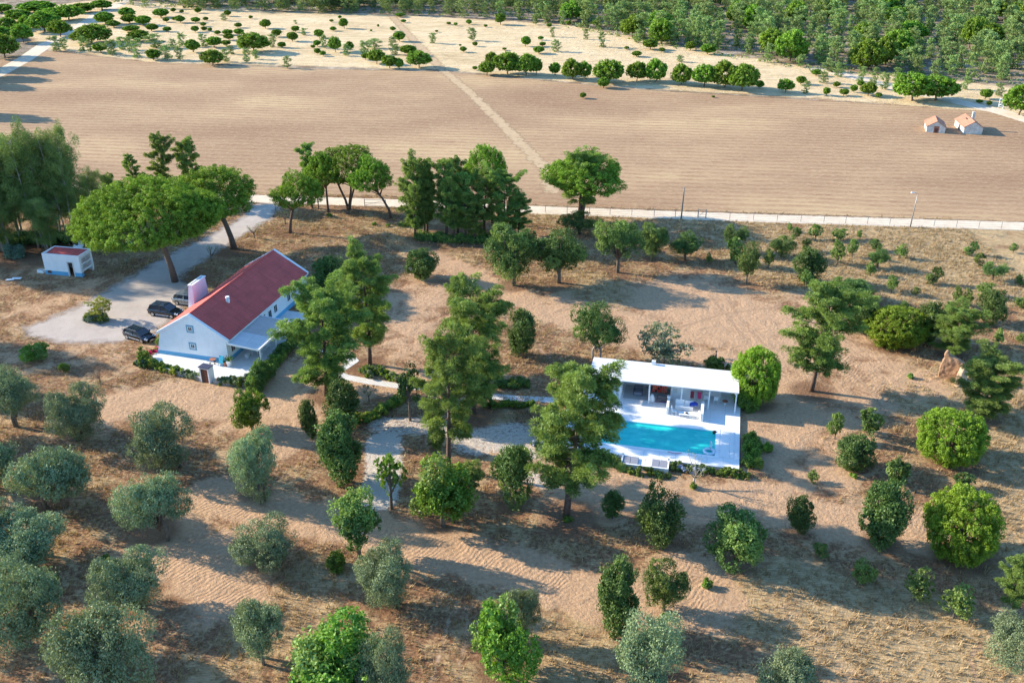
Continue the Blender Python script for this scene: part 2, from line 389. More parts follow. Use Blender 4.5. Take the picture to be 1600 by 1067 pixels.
# giant near umbrella pines
make_umbrella(11, 15.6, 21, 2100, 60, .44, (.21, .10), kind='giant_umbrella', c0=.53)
for s in range(4): make_umbrella(20+s, 11, 9.5, 640, 50, .34, (.18, .085), kind='umbrella', c0=.50, multi=(0, 3, 0, 0)[s])
for s in range(5): make_umbrella(30+s, 8, 9, 300, 18, .55, (.50, .30), kind='far_umbrella', c0=.24 - .05*(s % 3))
for s in range(3): make_round(40+s)
for s in range(4): make_round(50+s, 3.5, 3.2, 170, 14, .26, (.34, .2), L_UMB, 'small_pine', .22)
for s in range(4): make_bushy(60+s, 'olive', L_OLV, 5, 6, 14, 1800, (.16, .07), .06, .36, .08, BARK_O, 2, nbias=.4)
for s in range(3): make_bushy(70+s, 'oak', L_OAK, 5.5, 4.2, 13, 1250, (.17, .10), .05, .40, .12, BARK_O, 1, 'tall', mat2=L_OKL)
for s in range(2): make_bushy(75+s, 'dark_oak', L_OAK, 5, 4, 13, 1350, (.17, .10), .03, .42, .06, BARK_O, 1)
for s in range(3): make_bushy(80+s, 'green_oak', L_GRN, 5, 4.2, 13, 1250, (.19, .11), .04, .40, .10, BARK_O, 1, 'tall', mat2=L_OKL)
for s in range(3): make_bushy(85+s, 'cork_oak', L_OAK, 7, 6.5, 17, 1300, (.19, .10), .13, .33, .16, BARK_O, 1, mat2=L_OKL)
for s in range(5): make_bushy(90+s, 'scrub', L_OAK if s % 2 else L_OKL, 2.5, 2.4, 8, 420, (.17, .10), .04, .42, .12, BARK_O, 1, mat2=L_OKL)
for s in range(2): make_bushy(97+s, 'sapling', L_GRN, 3.2, 2.2, 8, 420, (.15, .09), .22, .40, .22, BARK_O, 1, 'tall')
make_bushy(101, 'fig', L_FIG, 4, 5.6, 12, 520, (.19, .12), .15, .38, .30, BARK_W, 2)
for s in range(5): make_pine(110+s, 'pine', None, 16, 7.6, (.16, .22, .14, .30, .24)[s], 26, 3, 150, .49, (.33, .06), (.35, .3, .18, .6, .5)[s], sparse=(.05, .12, .05, .3, .15)[s], step=(.62, .75, .55, .9, .7)[s], low=(.6, .34, .35, .7, .5)[s])
for s in range(3): make_pine(120+s, 'slim_pine', None, 13, 4.2, .22, 20, 3, 120, .38, (.28, .06), .5, sparse=.1, step=.6)
for s in range(7): make_pine(130+s, 'far_pine', L_FOR, 7, 4.4, .08, 7, 4, 20, .52, (.36, .20), .5, trunk_r=.014, step=.75, radial=False)
for s in range(4): make_eucalyptus(140+s)

prng = random.Random(5)
ORD_ = ['first', 'second', 'third', 'fourth', 'fifth', 'sixth', 'seventh']
CATW = dict(scrub='bush', sapling='sapling')
NAME = dict(giant_umbrella='umbrella_pine', umbrella='umbrella_pine', far_umbrella='umbrella_pine', round='round_pine', small_pine='round_pine',
            olive='olive_tree', oak='oak_tree', dark_oak='oak_tree', green_oak='oak_tree', cork_oak='cork_oak', scrub='oak_bush', sapling='sapling_tree',
            fig='fig_tree', pine='pine_tree', slim_pine='pine_tree', far_pine='pine_tree', eucalyptus='eucalyptus_tree')
def plant(kind, x, y, h, w, label, group=None, var=None, name=None, rz=None, cat=None, parts=True, tilt=None):
    pl = PROTO[kind]; p = pl[(var if var is not None else prng.randrange(len(pl))) % len(pl)]
    t = thing(name or NAME[kind], (x, y, 0), rz if rz is not None else prng.uniform(0, 6.28), label, cat or CATW.get(kind, 'tree'), group)
    t.scale = (w/p[3], w/p[3], h/p[2])
    if tilt: t.rotation_euler = (tilt[0], tilt[1], t.rotation_euler[2])
    inst('crown', p[0], t); inst('trunk', p[1], t)
    return t
def plantB(u, vb, vt, w, kind, label, group=None, **k):
    """from the crown's extent in the photo (bottom, top, width)"""
    c0 = PROTO[kind][0][4]; h = 4.0; vc = (vt+vb)/2
    for _ in range(8):
        zc = h*(1+c0)/2; p = at(u, vc, zc); s = mpp(p.y); d = math.atan2(CAM_H - zc, p.y); W = w*s
        H = (vb-vt)*s/2; a2 = H*H - (W/2*math.sin(d))**2*.8
        a = math.sqrt(max(a2, (0.3*H)**2)) / math.cos(d); h = 2*a/(1-c0)
    return plant(kind, p.x, p.y, h, W, label, group, **k)
def plantT(u, vb, vt, w, kind, label, group=None, uc=None, **k):
    """from the trunk foot and the top"""
    g = at(u, vb); h = hgt(u, vb, vt); W = w*mpp(g.y)*1.02
    h -= W*.09
    return plant(kind, g.x, g.y, h, W, label, group, **k)

# ------------------------------------------------------------------ ground
ng = np
def poly_mask(X, Y, poly):
    """signed inside test, returns 0/1"""
    ins = np.zeros(X.shape, bool); n = len(poly)
    for i in range(n):
        x1, y1 = poly[i]; x2, y2 = poly[(i+1) % n]
        c = ((y1 > Y) != (y2 > Y)) & (X < (x2-x1)*(Y-y1)/((y2-y1) + 1e-12) + x1); ins ^= c
    return ins
def seg_dist(X, Y, pts):
    D = np.full(X.shape, 1e9)
    for (x1, y1), (x2, y2) in zip(pts[:-1], pts[1:]):
        dx, dy = x2-x1, y2-y1; t = np.clip(((X-x1)*dx + (Y-y1)*dy)/(dx*dx+dy*dy+1e-9), 0, 1)
        D = np.minimum(D, np.hypot(X-x1-t*dx, Y-y1-t*dy))
    return D
def px(*pp): return [tuple(at(*p)[:2]) for p in pp]

xs = np.concatenate([np.arange(-900, -320, 40), np.arange(-320, -72, 6), np.arange(-72, 76, .6), np.arange(76, 330, 6), np.arange(330, 901, 40)])
ys = np.concatenate([np.arange(-300, 44, 14), np.arange(44, 170, .6), np.arange(170, 470, 5), np.arange(470, 1500, 60)])
GX, GY = np.meshgrid(xs, ys); shape = GX.shape
def soft(D, w, e): return np.clip(1 - (D - w) / e, 0, 1)
bare = np.zeros(shape); straw = np.zeros(shape); tread = np.zeros(shape); pale = np.zeros(shape); sav = np.zeros(shape); woods = np.zeros(shape)
for pts, w, e, a in [
    (px((660,395),(740,432),(830,475),(920,515),(1020,540),(1130,562)), 1.3, 2.5, 1.0),
    (px((860,470),(960,500),(1060,520)), 1.5, 5, .8),
    (px((1080,470),(1140,500),(1210,520)), 6, 8, .9),
    (px((1190,590),(1240,650),(1200,700)), 3, 5, .9),
    (px((1290,480),(1330,560),(1420,600)), 3, 5, .7),
    (px((1340,620),(1290,680),(1260,740)), 3, 5, .7),
    (px((160,640),(260,625),(340,625),(400,650)), 2.5, 4, .9),
    (px((440,590),(450,640),(440,680)), 3, 4, .9),
    (px((330,770),(420,800),(560,822),(700,860),(830,895),(1000,960)), 1.8, 2.5, 1.0),
    (px((270,850),(330,880),(350,920)), 3, 3, .9),
    (px((900,790),(1000,770),(1100,790),(1190,780),(1300,815),(1450,840)), 2.2, 3, .9),
    (px((1080,900),(1100,940)), 2.5, 2.5, .9),
    (px((700,430),(640,470),(650,540)), 3, 6, .7),
    (px((130,420),(60,440),(10,440)), 2, 5, .5),
    (px((60,490),(150,450)), 3, 5, .6),
    (px((40,560),(120,545),(220,560)), 3, 5, .5),
    (px((560,610),(640,590),(700,590)), 2, 4, .8),
    (px((820,700),(900,760),(1000,760)), 2, 4, .8)]:
    bare = np.maximum(bare, a * soft(seg_dist(GX, GY, pts), w, e))
for pts, w, e, a in [
    (px((1250,400),(1400,420),(1590,430)), 8, 8, 1), (px((1300,360),(1590,372)), 3, 4, .7), (px((840,340),(1200,355)), 2, 3, .6),
    (px((1250,950),(1400,1000),(1560,1040)), 4, 5, .9), (px((1480,620),(1590,690)), 5, 6, .8), (px((1560,780),(1590,850)), 3, 4, .7),
    (px((880,430),(960,460),(860,480)), 3, 6, .6), (px((600,350),(700,400)), 3, 6, .5), (px((900,1000),(900,1060)), 3, 4, .6), (px((350,1060),(500,900)), 2, 4, .5)]:
    straw = np.maximum(straw, a * soft(seg_dist(GX, GY, pts), w, e))
for pts, w, e, a in [
    (px((335,785),(420,805),(470,800)), 1.2, .8, 1), (px((600,835),(700,865),(800,885),(860,910)), 1.5, .8, 1), (px((290,870),(340,890),(360,930)), 2.2, 1, 1),
    (px((1090,905),(1060,930),(1080,955)), 1.6, 1, 1), (px((1310,560),(1355,600)), 1.6, 1, .7), (px((1420,800),(1450,830)), 1.6, 1, .8)]:
    tread = np.maximum(tread, a * soft(seg_dist(GX, GY, pts), w, e))
for pts, w, e, a in [
    (px((600,690),(600,740),(590,780)), 1.6, .9, 1), (px((600,665),(660,665),(700,670)), 1.5, 1.2, .75), (px((745,690),(800,680),(815,700)), 2.2, 1.6, .8), (px((830,745),(850,755)), .8, .8, .8)]:
    pale = np.maximum(pale, a * soft(seg_dist(GX, GY, pts), w, e))
litter = np.zeros(shape)
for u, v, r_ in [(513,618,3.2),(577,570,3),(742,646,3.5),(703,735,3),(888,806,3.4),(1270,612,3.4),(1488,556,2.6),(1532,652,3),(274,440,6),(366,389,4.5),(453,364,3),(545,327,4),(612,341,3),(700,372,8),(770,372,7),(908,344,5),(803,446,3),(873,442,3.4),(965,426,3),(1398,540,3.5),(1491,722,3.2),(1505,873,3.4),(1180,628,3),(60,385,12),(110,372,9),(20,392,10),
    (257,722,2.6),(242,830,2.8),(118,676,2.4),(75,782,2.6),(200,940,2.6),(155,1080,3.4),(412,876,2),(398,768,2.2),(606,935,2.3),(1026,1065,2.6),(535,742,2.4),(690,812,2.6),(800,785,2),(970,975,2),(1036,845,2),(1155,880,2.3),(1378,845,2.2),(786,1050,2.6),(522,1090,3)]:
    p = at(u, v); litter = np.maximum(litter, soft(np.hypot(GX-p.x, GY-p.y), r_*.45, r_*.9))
savp = px((150,0),(0,20),(60,75),(230,98),(480,104),(700,110),(1000,138),(1200,150),(1440,167),(1640,195),(1700,150),(1460,122),(1290,108),(1130,84),(1010,62),(900,40),(640,24),(420,18),(260,5))
m = poly_mask(GX, GY, savp); d = seg_dist(GX, GY, savp + savp[:1]); sav = np.where(m, np.clip(d/6 + .5, 0, 1), np.clip(.5 - d/6, 0, 1))
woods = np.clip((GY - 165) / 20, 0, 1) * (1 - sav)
patio_px = [(246,558),(251,570),(330,589),(385,598),(398,592),(420,570),(452,530),(486,482),(462,470),(440,470)]
ii = np.ones(((shape[0]-1), (shape[1]-1)), bool)
PR = -R(12.5); PO = at(1155, 733, .35)                       # pool terrace frame: x to the right, y away
def plocal(X, Y):
    dx, dy = X-PO.x, Y-PO.y; c, s = math.cos(PR), math.sin(PR); return dx*c + dy*s, -dx*s + dy*c
lx, ly = plocal(GX, GY)
under = (lx > -18.2) & (lx < -.8) & (ly > .8) & (ly < 8.2)
fm = ~(under[:-1, :-1] & under[1:, :-1] & under[:-1, 1:] & under[1:, 1:])
# the ground is gently uneven away from anything built
idx = np.arange(GX.size).reshape(shape)
F = np.stack([idx[:-1, :-1], idx[:-1, 1:], idx[1:, 1:], idx[1:, :-1]], -1)[fm].reshape(-1, 4)
me = bpy.data.meshes.new('ground')
me.vertices.add(GX.size); me.vertices.foreach_set('co', np.stack([GX, GY, 0*GX], -1).astype(np.float32).ravel())
me.loops.add(F.size); me.loops.foreach_set('vertex_index', F.astype(np.int32).ravel())
me.polygons.add(len(F)); me.polygons.foreach_set('loop_start', np.arange(0, F.size, 4, dtype=np.int32))
for nm, A in dict(bare=bare, straw=straw, tread=tread, pale=pale, litter=litter, sav=sav, woods=woods).items():
    a = me.attributes.new(nm, 'FLOAT', 'POINT'); a.data.foreach_set('value', A.astype(np.float32).ravel())
me.update(calc_edges=True)
gm, n, b = new_mat('dry_ground'); pos = geopos(n)
fine = noise(n, pos, 2.6, 6, .72); mid = noise(n, pos, .35, 5, .65, .4); big = noise(n, pos, .06, 4, .6)
fib = noise(n, mapping(n, pos, (1.1, 7, 1), (0, 0, .25)), 1.0, 4, .7, .8)
clod = noise(n, pos, 9, 3, .8)
brown = ramp(n, fine, [(.28, (.10, .050, .027)), (.5, (.245, .130, .068)), (.72, (.45, .270, .14))])
sandc = ramp(n, fine, [(.25, (.33, .195, .110)), (.5, (.48, .302, .175)), (.75, (.60, .40, .24))])
strawc = ramp(n, fib, [(.28, (.20, .125, .06)), (.5, (.43, .295, .15)), (.75, (.64, .48, .27))])
def mask(a, k, src, lo, hi):          # attribute broken up by noise
    v = mth(n, 'ADD', a, mth(n, 'MULTIPLY', mth(n, 'SUBTRACT', src, .5), k))
    x = nd(n, 'ShaderNodeMapRange', interpolation_type='SMOOTHSTEP'); n.links.new(v, x.inputs[0]); x.inputs[1].default_value = lo; x.inputs[2].default_value = hi
    return x.outputs[0]
col = mixc(n, mask(mth(n, 'MULTIPLY', mid, 1.0), .8, fine, .42, .68), brown, strawc)
col = mixc(n, mask(attr(n, 'straw'), 1.5, mid, .2, .7), col, strawc)
col = mixc(n, mth(n, 'MULTIPLY', mask(mth(n, 'MULTIPLY', big, 1.0), .7, mid, .56, .76), .6), col, sandc)
col = mixc(n, mask(attr(n, 'bare'), 1.9, mid, .30, .85), col, sandc)
col = mixc(n, mask(attr(n, 'pale'), 1.5, fine, .45, .9), col, ramp(n, clod, [(.3, (.36, .29, .22)), (.6, (.66, .57, .46))]))
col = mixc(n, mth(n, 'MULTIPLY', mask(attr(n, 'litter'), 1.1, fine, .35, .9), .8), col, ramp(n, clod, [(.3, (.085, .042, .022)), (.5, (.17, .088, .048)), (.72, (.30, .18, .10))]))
savc = ramp(n, mth(n, 'ADD', mth(n, 'MULTIPLY', noise(n, mapping(n, pos, (.35, 1.4, 1)), .35, 5, .7), .62), mth(n, 'MULTIPLY', noise(n, mapping(n, pos, (.6, 1.3, 1)), .05, 4, .65), .38)), [(.3, (.36, .25, .12)), (.5, (.62, .46, .26)), (.7, (.76, .60, .38))])
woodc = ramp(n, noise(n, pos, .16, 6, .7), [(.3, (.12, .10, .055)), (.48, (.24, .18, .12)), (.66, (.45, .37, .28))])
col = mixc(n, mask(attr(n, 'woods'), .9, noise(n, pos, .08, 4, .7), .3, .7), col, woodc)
col = mixc(n, mask(attr(n, 'sav'), 1.0, noise(n, pos, .08, 4, .7), .35, .75), col, savc)
n.links.new(col, b.inputs['Base Color']); b.inputs['Roughness'].default_value = 1; b.inputs['Specular IOR Level'].default_value = .1
wv = nd(n, 'ShaderNodeTexWave', wave_type='BANDS', bands_direction='X'); wv.inputs['Scale'].default_value = .55; wv.inputs['Distortion'].default_value = 9.0; wv.inputs['Detail'].default_value = 1; wv.inputs['Detail Scale'].default_value = .6
n.links.new(mapping(n, pos, (1.35, 1.35, 1), (0, 0, .7)), wv.inputs['Vector'])
hh = mth(n, 'ADD', mth(n, 'MULTIPLY', fine, .22), mth(n, 'MULTIPLY', mth(n, 'MULTIPLY', wv.outputs['Fac'], attr(n, 'tread')), .045))
hh = mth(n, 'ADD', hh, mth(n, 'MULTIPLY', mid, .55)); hh = mth(n, 'ADD', hh, mth(n, 'MULTIPLY', clod, .055)); hh = mth(n, 'ADD', hh, mth(n, 'MULTIPLY', fib, .06))
bump(n, b, hh, 1.0, .75)
me.materials.append(gm)
tag(inst('ground', me), 'dry sandy ground with patches of brown grass', None, None, 'structure')

def sheet(name, poly, z, mat, label, res=None):
    me = bpy.data.meshes.new(name); bm = bmesh.new()
    bm.faces.new([bm.verts.new((x, y, z)) for x, y in poly]); bmesh.ops.triangulate(bm, faces=bm.faces)
    bmesh.ops.recalc_face_normals(bm, faces=bm.faces); bm.to_mesh(me); bm.free()
    if me.polygons[0].normal.z < 0: me.flip_normals()
    me.materials.append(mat); return tag(inst(name, me), label, None, None, 'structure')
def soft_sheet(name, field_fn, x0, x1, y0, y1, step, z, mat, label):
    """a sheet whose ragged rim comes from a per-vertex distance field (attribute edge)"""
    xs = np.arange(x0, x1+step, step); ys = np.arange(y0, y1+step, step); X, Y = np.meshgrid(xs, ys)
    E = field_fn(X, Y); idx = np.arange(X.size).reshape(X.shape)
    keep = (E[:-1, :-1] > 0) | (E[1:, :-1] > 0) | (E[:-1, 1:] > 0) | (E[1:, 1:] > 0)
    F = np.stack([idx[:-1, :-1], idx[:-1, 1:], idx[1:, 1:], idx[1:, :-1]], -1)[keep]
    used, inv = np.unique(F, return_inverse=True); F = inv.reshape(-1, 4)
    V = np.stack([X.ravel()[used], Y.ravel()[used], np.full(len(used), z)], -1)
    me = bpy.data.meshes.new(name); me.vertices.add(len(V)); me.vertices.foreach_set('co', V.astype(np.float32).ravel())
    me.loops.add(F.size); me.loops.foreach_set('vertex_index', F.astype(np.int32).ravel())
    me.polygons.add(len(F)); me.polygons.foreach_set('loop_start', np.arange(0, F.size, 4, dtype=np.int32))
    a = me.attributes.new('edge', 'FLOAT', 'POINT'); a.data.foreach_set('value', E.ravel()[used].astype(np.float32))
    me.update(calc_edges=True); me.materials.append(mat)
    return tag(inst(name, me), label, None, None, 'structure')
def ragged(m, n, b, scale=1.5, amp=.6, lo=.35, hi=.5):
    """rim of a sheet eaten away by noise"""
    v = mth(n, 'ADD', attr(n, 'edge'), mth(n, 'MULTIPLY', mth(n, 'SUBTRACT', noise(n, geopos(n), scale, 4, .7), .5), amp))
    x = nd(n, 'ShaderNodeMapRange'); n.links.new(v, x.inputs[0]); x.inputs[1].default_value = lo; x.inputs[2].default_value = hi
    n.links.new(x.outputs[0], b.inputs['Alpha'])
def ribbon_field(pts, w, e):
    return lambda X, Y: np.clip(1 - (seg_dist(X, Y, pts) - w*.5 + e*.5) / e, 0, 1)
def poly_field(poly, e):
    def f(X, Y):
        m = poly_mask(X, Y, poly); d = seg_dist(X, Y, poly + poly[:1]); return np.where(m, np.clip(.5 + d/e, 0, 1), np.clip(.5 - d/e, 0, 1))
    return f
def ext(pts, pad): a = np.array(pts); return a[:, 0].min()-pad, a[:, 0].max()+pad, a[:, 1].min()-pad, a[:, 1].max()+pad

# ploughed field
fm_, n, b = new_mat('ploughed_field'); pos = geopos(n)
rot = math.atan2((at(1600,354)-at(830,328)).y, (at(1600,354)-at(830,328)).x)
rp = mapping(n, pos, (1, 1, 1), (0, 0, -rot))
w1 = nd(n, 'ShaderNodeTexWave', wave_type='BANDS', bands_direction='Y'); w1.inputs['Scale'].default_value = .131; w1.inputs['Distortion'].default_value = 4.0
w1.inputs['Detail'].default_value = 3; w1.inputs['Detail Scale'].default_value = .35; n.links.new(rp, w1.inputs['Vector'])
st = noise(n, mapping(n, rp, (.22, 1.5, 1)), 1.0, 5, .75); bg_ = noise(n, mapping(n, rp, (.5, 1, 1)), .035, 4, .6); fn = noise(n, mapping(n, rp, (.7, 1.6, 1)), 1.3, 4, .75)
base = ramp(n, bg_, [(.28, (.29, .176, .100)), (.50, (.385, .248, .140)), (.72, (.53, .37, .20))])
rowm = mth(n, 'MULTIPLY', ramp(n, w1.outputs['Fac'], [(.35, (1, 1, 1)), (.75, (0, 0, 0))]), ramp(n, st, [(.40, (0, 0, 0)), (.62, (1, 1, 1))]))
c = mixc(n, mth(n, 'MULTIPLY', rowm, .7), base, (.24, .125, .07))
c = mixc(n, mth(n, 'MULTIPLY', ramp(n, fn, [(.5, (0, 0, 0)), (.72, (1, 1, 1))]), .55), c, (.64, .46, .27))
c = mixc(n, mth(n, 'MULTIPLY', ramp(n, noise(n, pos, .33, 4, .8), [(.66, (0, 0, 0)), (.74, (1, 1, 1))]), .6), c, (.16, .15, .06))
n.links.new(c, b.inputs['Base Color']); b.inputs['Roughness'].default_value = 1; b.inputs['Specular IOR Level'].default_value = .1
bump(n, b, mth(n, 'ADD', mth(n, 'MULTIPLY', w1.outputs['Fac'], .05), mth(n, 'MULTIPLY', fn, .16)), 1.0, .8); ragged(fm_, n, b, .4, .5)
fpoly = px((-260,300),(-90,112),(70,80),(230,98),(480,108),(700,113),(1000,141),(1200,153),(1440,168),(1560,176),(1800,226),(1900,352),(1600,345),(1200,333),(850,321),(600,305),(420,300),(200,288),(0,272))
soft_sheet('field', poly_field(fpoly, 5), *ext(fpoly, 4), 2.5, .006, fm_, 'broad ploughed field of pale brown soil with faint rows')

# dirt roads and tracks
def dirt2(name, lo, hi, sc, rs, amp, lo2=.35, hi2=.5):
    m, n, b = new_mat(name); f = noise(n, geopos(n), sc, 6, .7); g = noise(n, geopos(n), 6, 4, .8)
    n.links.new(mixc(n, mth(n, 'MULTIPLY', g, .45), ramp(n, f, [(.3, lo), (.7, hi)]), tuple(x*.72 for x in lo)), b.inputs['Base Color'])
    b.inputs['Roughness'].default_value = 1; b.inputs['Specular IOR Level'].default_value = .1
    bump(n, b, mth(n, 'ADD', mth(n, 'MULTIPLY', f, .1), mth(n, 'MULTIPLY', g, .03)), 1.0, .8); ragged(m, n, b, rs, amp, lo2, hi2); return m
road_m = dirt2('pale_dirt_road', (.62, .49, .35), (.82, .69, .52), .5, 1.0, .5)
grav_m = dirt2('pale_gravel', (.42, .355, .30), (.56, .48, .41), .35, .5, 1.1, .35, .75)
track_m = dirt2('grassy_track', (.46, .31, .18), (.58, .43, .25), .4, .5, 1.5, .35, .7)
rp_ = px((-300,270),(0,285),(168,298),(300,306),(430,312),(600,317),(830,328),(1200,341.5),(1600,354),(2000,367))
soft_sheet('dirt_road', ribbon_field(rp_, 3.9, 1.0), *ext(rp_, 3), .8, .012, road_m, 'pale dirt road running between the ploughed field and the fence')
dp = px((398,318),(440,318),(425,342),(360,380),(300,420),(284,434),(300,450),(305,468),(268,500),(243,520),(190,534),(110,537),(45,526),(35,512),(75,498),(120,478),(170,452),(215,425),(262,398),(330,366),(380,338))
soft_sheet('gravel_driveway', poly_field(dp, 4.0), *ext(dp, 3), .5, .009, grav_m, 'pale gravel driveway and parking yard beside the farmhouse')
tp = px((862,300),(856,268),(800,210),(740,150),(690,108),(645,62),(600,12),(585,-5))
soft_sheet('farm_track', ribbon_field(tp, 2.9, 2.5), *ext(tp, 5), 1.5, .010, track_m, 'straw coloured track crossing the ploughed field diagonally')
fl = px((-60,145),(0,114),(40,92),(72,70),(100,58),(150,26),(190,4),(200,-10))
soft_sheet('far_dirt_road', ribbon_field(fl, 5.0, 1.5), *ext(fl, 4), 1.0, .012, road_m, 'pale dirt road leaving between the far umbrella pines on the left')
fr = px((1275,108),(1340,122),(1400,138),(1445,148),(1500,160),(1560,174),(1620,192),(1700,215))
soft_sheet('far_right_road', ribbon_field(fr, 5.0, 1.5), *ext(fr, 4), 1.0, .014, road_m, 'pale dirt road curving past the far corner of the field')

rut_m = dirt2('wheel_rut_sand', (.44, .28, .165), (.58, .39, .24), .6, 1.2, 1.9, .35, 1.0)
for i, (pts, lab) in enumerate(((((1108,462),(1135,492),(1172,540)), 'left of two wheel ruts crossing the sandy clearing'), (((1132,458),(1152,492),(1195,540)), 'right of two wheel ruts crossing the sandy clearing'),
    (((705,950),(694,1000),(672,1067),(664,1090)), 'left wheel rut through the dry grass at the bottom centre'), (((730,948),(728,1000),(712,1067),(708,1090)), 'right wheel rut through the dry grass at the bottom centre'),
    (((1062,905),(1056,925),(1062,945),(1085,958)), 'inner curved digger rut right of the olive green oak'), (((1080,896),(1110,905),(1130,925),(1125,945)), 'outer curved digger rut right of the olive green oak'),
    (((1585,990),(1540,1000),(1518,1025),(1522,1050),(1535,1080)), 'curved rut round the silvery olive at the right edge'), (((1060,512),(1130,490),(1210,480)), 'faint straight rut across the far side of the clearing'),
    (((1300,560),(1350,600),(1380,640)), 'faint rut leading from the tall pine to the earth ruin'), (((860,560),(760,470),(690,420)), 'wheel rut along the curving track above the pool house'),
    (((1068,775),(1060,790),(1075,805),(1115,808),(1150,795)), 'curved rut round the bare tree before the pool'), (((1440,840),(1400,800),(1330,770)), 'rut beside the tall dark oak on the right'))):
    q = px(*pts); soft_sheet('wheel_rut', ribbon_field(q, .42, .5), *ext(q, 1), .17, .005 + .0004*i, rut_m, lab)
# straw tufts standing on the near ground: uncountable
rng = np.random.default_rng(77)
N = 46000
GXr = rng.uniform(-72, 75, N*2); GYr = rng.uniform(48, 168, N*2)
def samp(A, x, y):
    i = np.clip(np.searchsorted(ys, y), 0, len(ys)-1); j = np.clip(np.searchsorted(xs, x), 0, len(xs)-1); return A[i, j]
dpa = [tuple(q) for q in dp]; a1, b1 = plocal(GXr, GYr)
blockd = poly_mask(GXr, GYr, dpa) | ((a1 > -19.2) & (a1 < .3) & (b1 > -.2) & (b1 < 16)) | poly_mask(GXr, GYr, px(*patio_px)) | (seg_dist(GXr, GYr, rp_) < 2.2)
fld = poly_mask(GXr, GYr, fpoly)
cl = np.sin(GXr*.35 + 1.3*np.sin(GYr*.21)) * np.sin(GYr*.5 + np.sin(GXr*.17)) * .5 + .5
dens = np.clip(.25 + .75*cl + samp(straw, GXr, GYr)*.5 - samp(bare, GXr, GYr)*1.2 - samp(litter, GXr, GYr)*.5 - samp(pale, GXr, GYr), 0, 1)
ok = (~blockd) & (~fld) & (rng.uniform(size=N*2) < dens)
gx, gy = GXr[ok][:N], GYr[ok][:N]; k = len(gx); bl = 5
I = np.repeat(np.arange(k), bl); m_ = len(I)
P = np.stack([gx[I] + rng.normal(0, .13, m_), gy[I] + rng.normal(0, .13, m_), np.zeros(m_)], 1)
hB = rng.uniform(.14, .42, m_); Lx = rng.normal(.10, .12, m_); Ly = rng.normal(-.02, .12, m_); an = rng.uniform(0, 3.14, m_); wB = rng.uniform(.02, .05, m_)
A_ = np.stack([np.cos(an)*wB, np.sin(an)*wB, 0*an], 1); Tp = P + np.stack([Lx, Ly, hB], 1)
V = np.stack([P - A_, P + A_, Tp + A_*.25, Tp - A_*.25], 1).reshape(-1, 3)
tag(inst('dry_grass', foliage_mesh('dry_grass', [(V, np.repeat(np.clip(rng.uniform(0, 1, k)[I]*.6 + rng.uniform(0, .4, m_), 0, 1), 4), 0)], [L_DRY])),
    'tufts of dry straw coloured grass over the sandy ground', 'grass', None, 'stuff')

# ------------------------------------------------------------------ building materials
def plaster(name, col, v=.06):
    m, n, b = new_mat(name); p = geopos(n)
    f = noise(n, p, .9, 5, .7); g = noise(n, mapping(n, p, (3, 3, .5)), 1.0, 4, .7)
    lo = tuple(c*(1-v*1.6) for c in col)
    n.links.new(mixc(n, mth(n, 'MULTIPLY', ramp(n, g, [(.52, (0, 0, 0)), (.75, (1, 1, 1))]), .35), ramp(n, f, [(.3, lo), (.6, col)]), tuple(c*.78 for c in col)), b.inputs['Base Color'])
    b.inputs['Roughness'].default_value = .85; b.inputs['Specular IOR Level'].default_value = .25
    bump(n, b, noise(n, p, 14, 3, .6), .006); return m
WHITE = plaster('whitewash', (.84, .84, .82)); BLUE = plaster('blue_limewash', (.14, .40, .60)); BLUEG = plaster('grey_blue_limewash', (.20, .38, .46)); PALEB = plaster('pale_lilac_wash', (.76, .76, .79))
CONC = plaster('pale_concrete', (.72, .71, .68), .09); DECKM = plaster('white_deck_paint', (.82, .81, .79), .05)
WOODW = simple('white_painted_wood', (.78, .77, .74), .6, .06, 8); DKW = simple('dark_brown_wood', (.10, .05, .035), .6, .3, 9)
GLASS = simple('dark_glass', (.03, .04, .05), .08, .2, 2, spec=.8); GREYF = simple('grey_fabric', (.24, .25, .29), .9, .08, 20)
BLACK = simple('black_plastic', (.015, .015, .017), .5, .2, 5); TERRA = simple('terracotta', (.33, .13, .08), .8, .2, 8)
STEEL = simple('galvanised_steel', (.32, .31, .29), .5, .1, 6, metal=.5); POLE = simple('weathered_pole', (.26, .22, .18), .9, .2, 7)
REDC = simple('red_cloth', (.52, .06, .04), .9, .25, 6); BLUEC = simple('blue_towel', (.05, .09, .42), .95, .25, 9); TURQ = simple('turquoise_paint', (.01, .30, .42), .6, .1, 5)
PINKC = simple('magenta_cloth', (.45, .03, .12), .9, .2, 6); HOSE = simple('red_hose', (.55, .04, .09), .4, .05, 3)
ADOBE = simple('rammed_earth', (.33, .20, .12), 1, .35, 2.2, .08); RUIN = simple('weathered_white_render', (.55, .50, .44), 1, .30, 1.2, .03)
SKIN = simple('skin', (.42, .22, .15), .55, .06, 9); HAIR = simple('dark_hair', (.02, .014, .01), .6, .2, 20)
STONEW = simple('rough_stone', (.36, .33, .29), 1, .3, 5, .05)

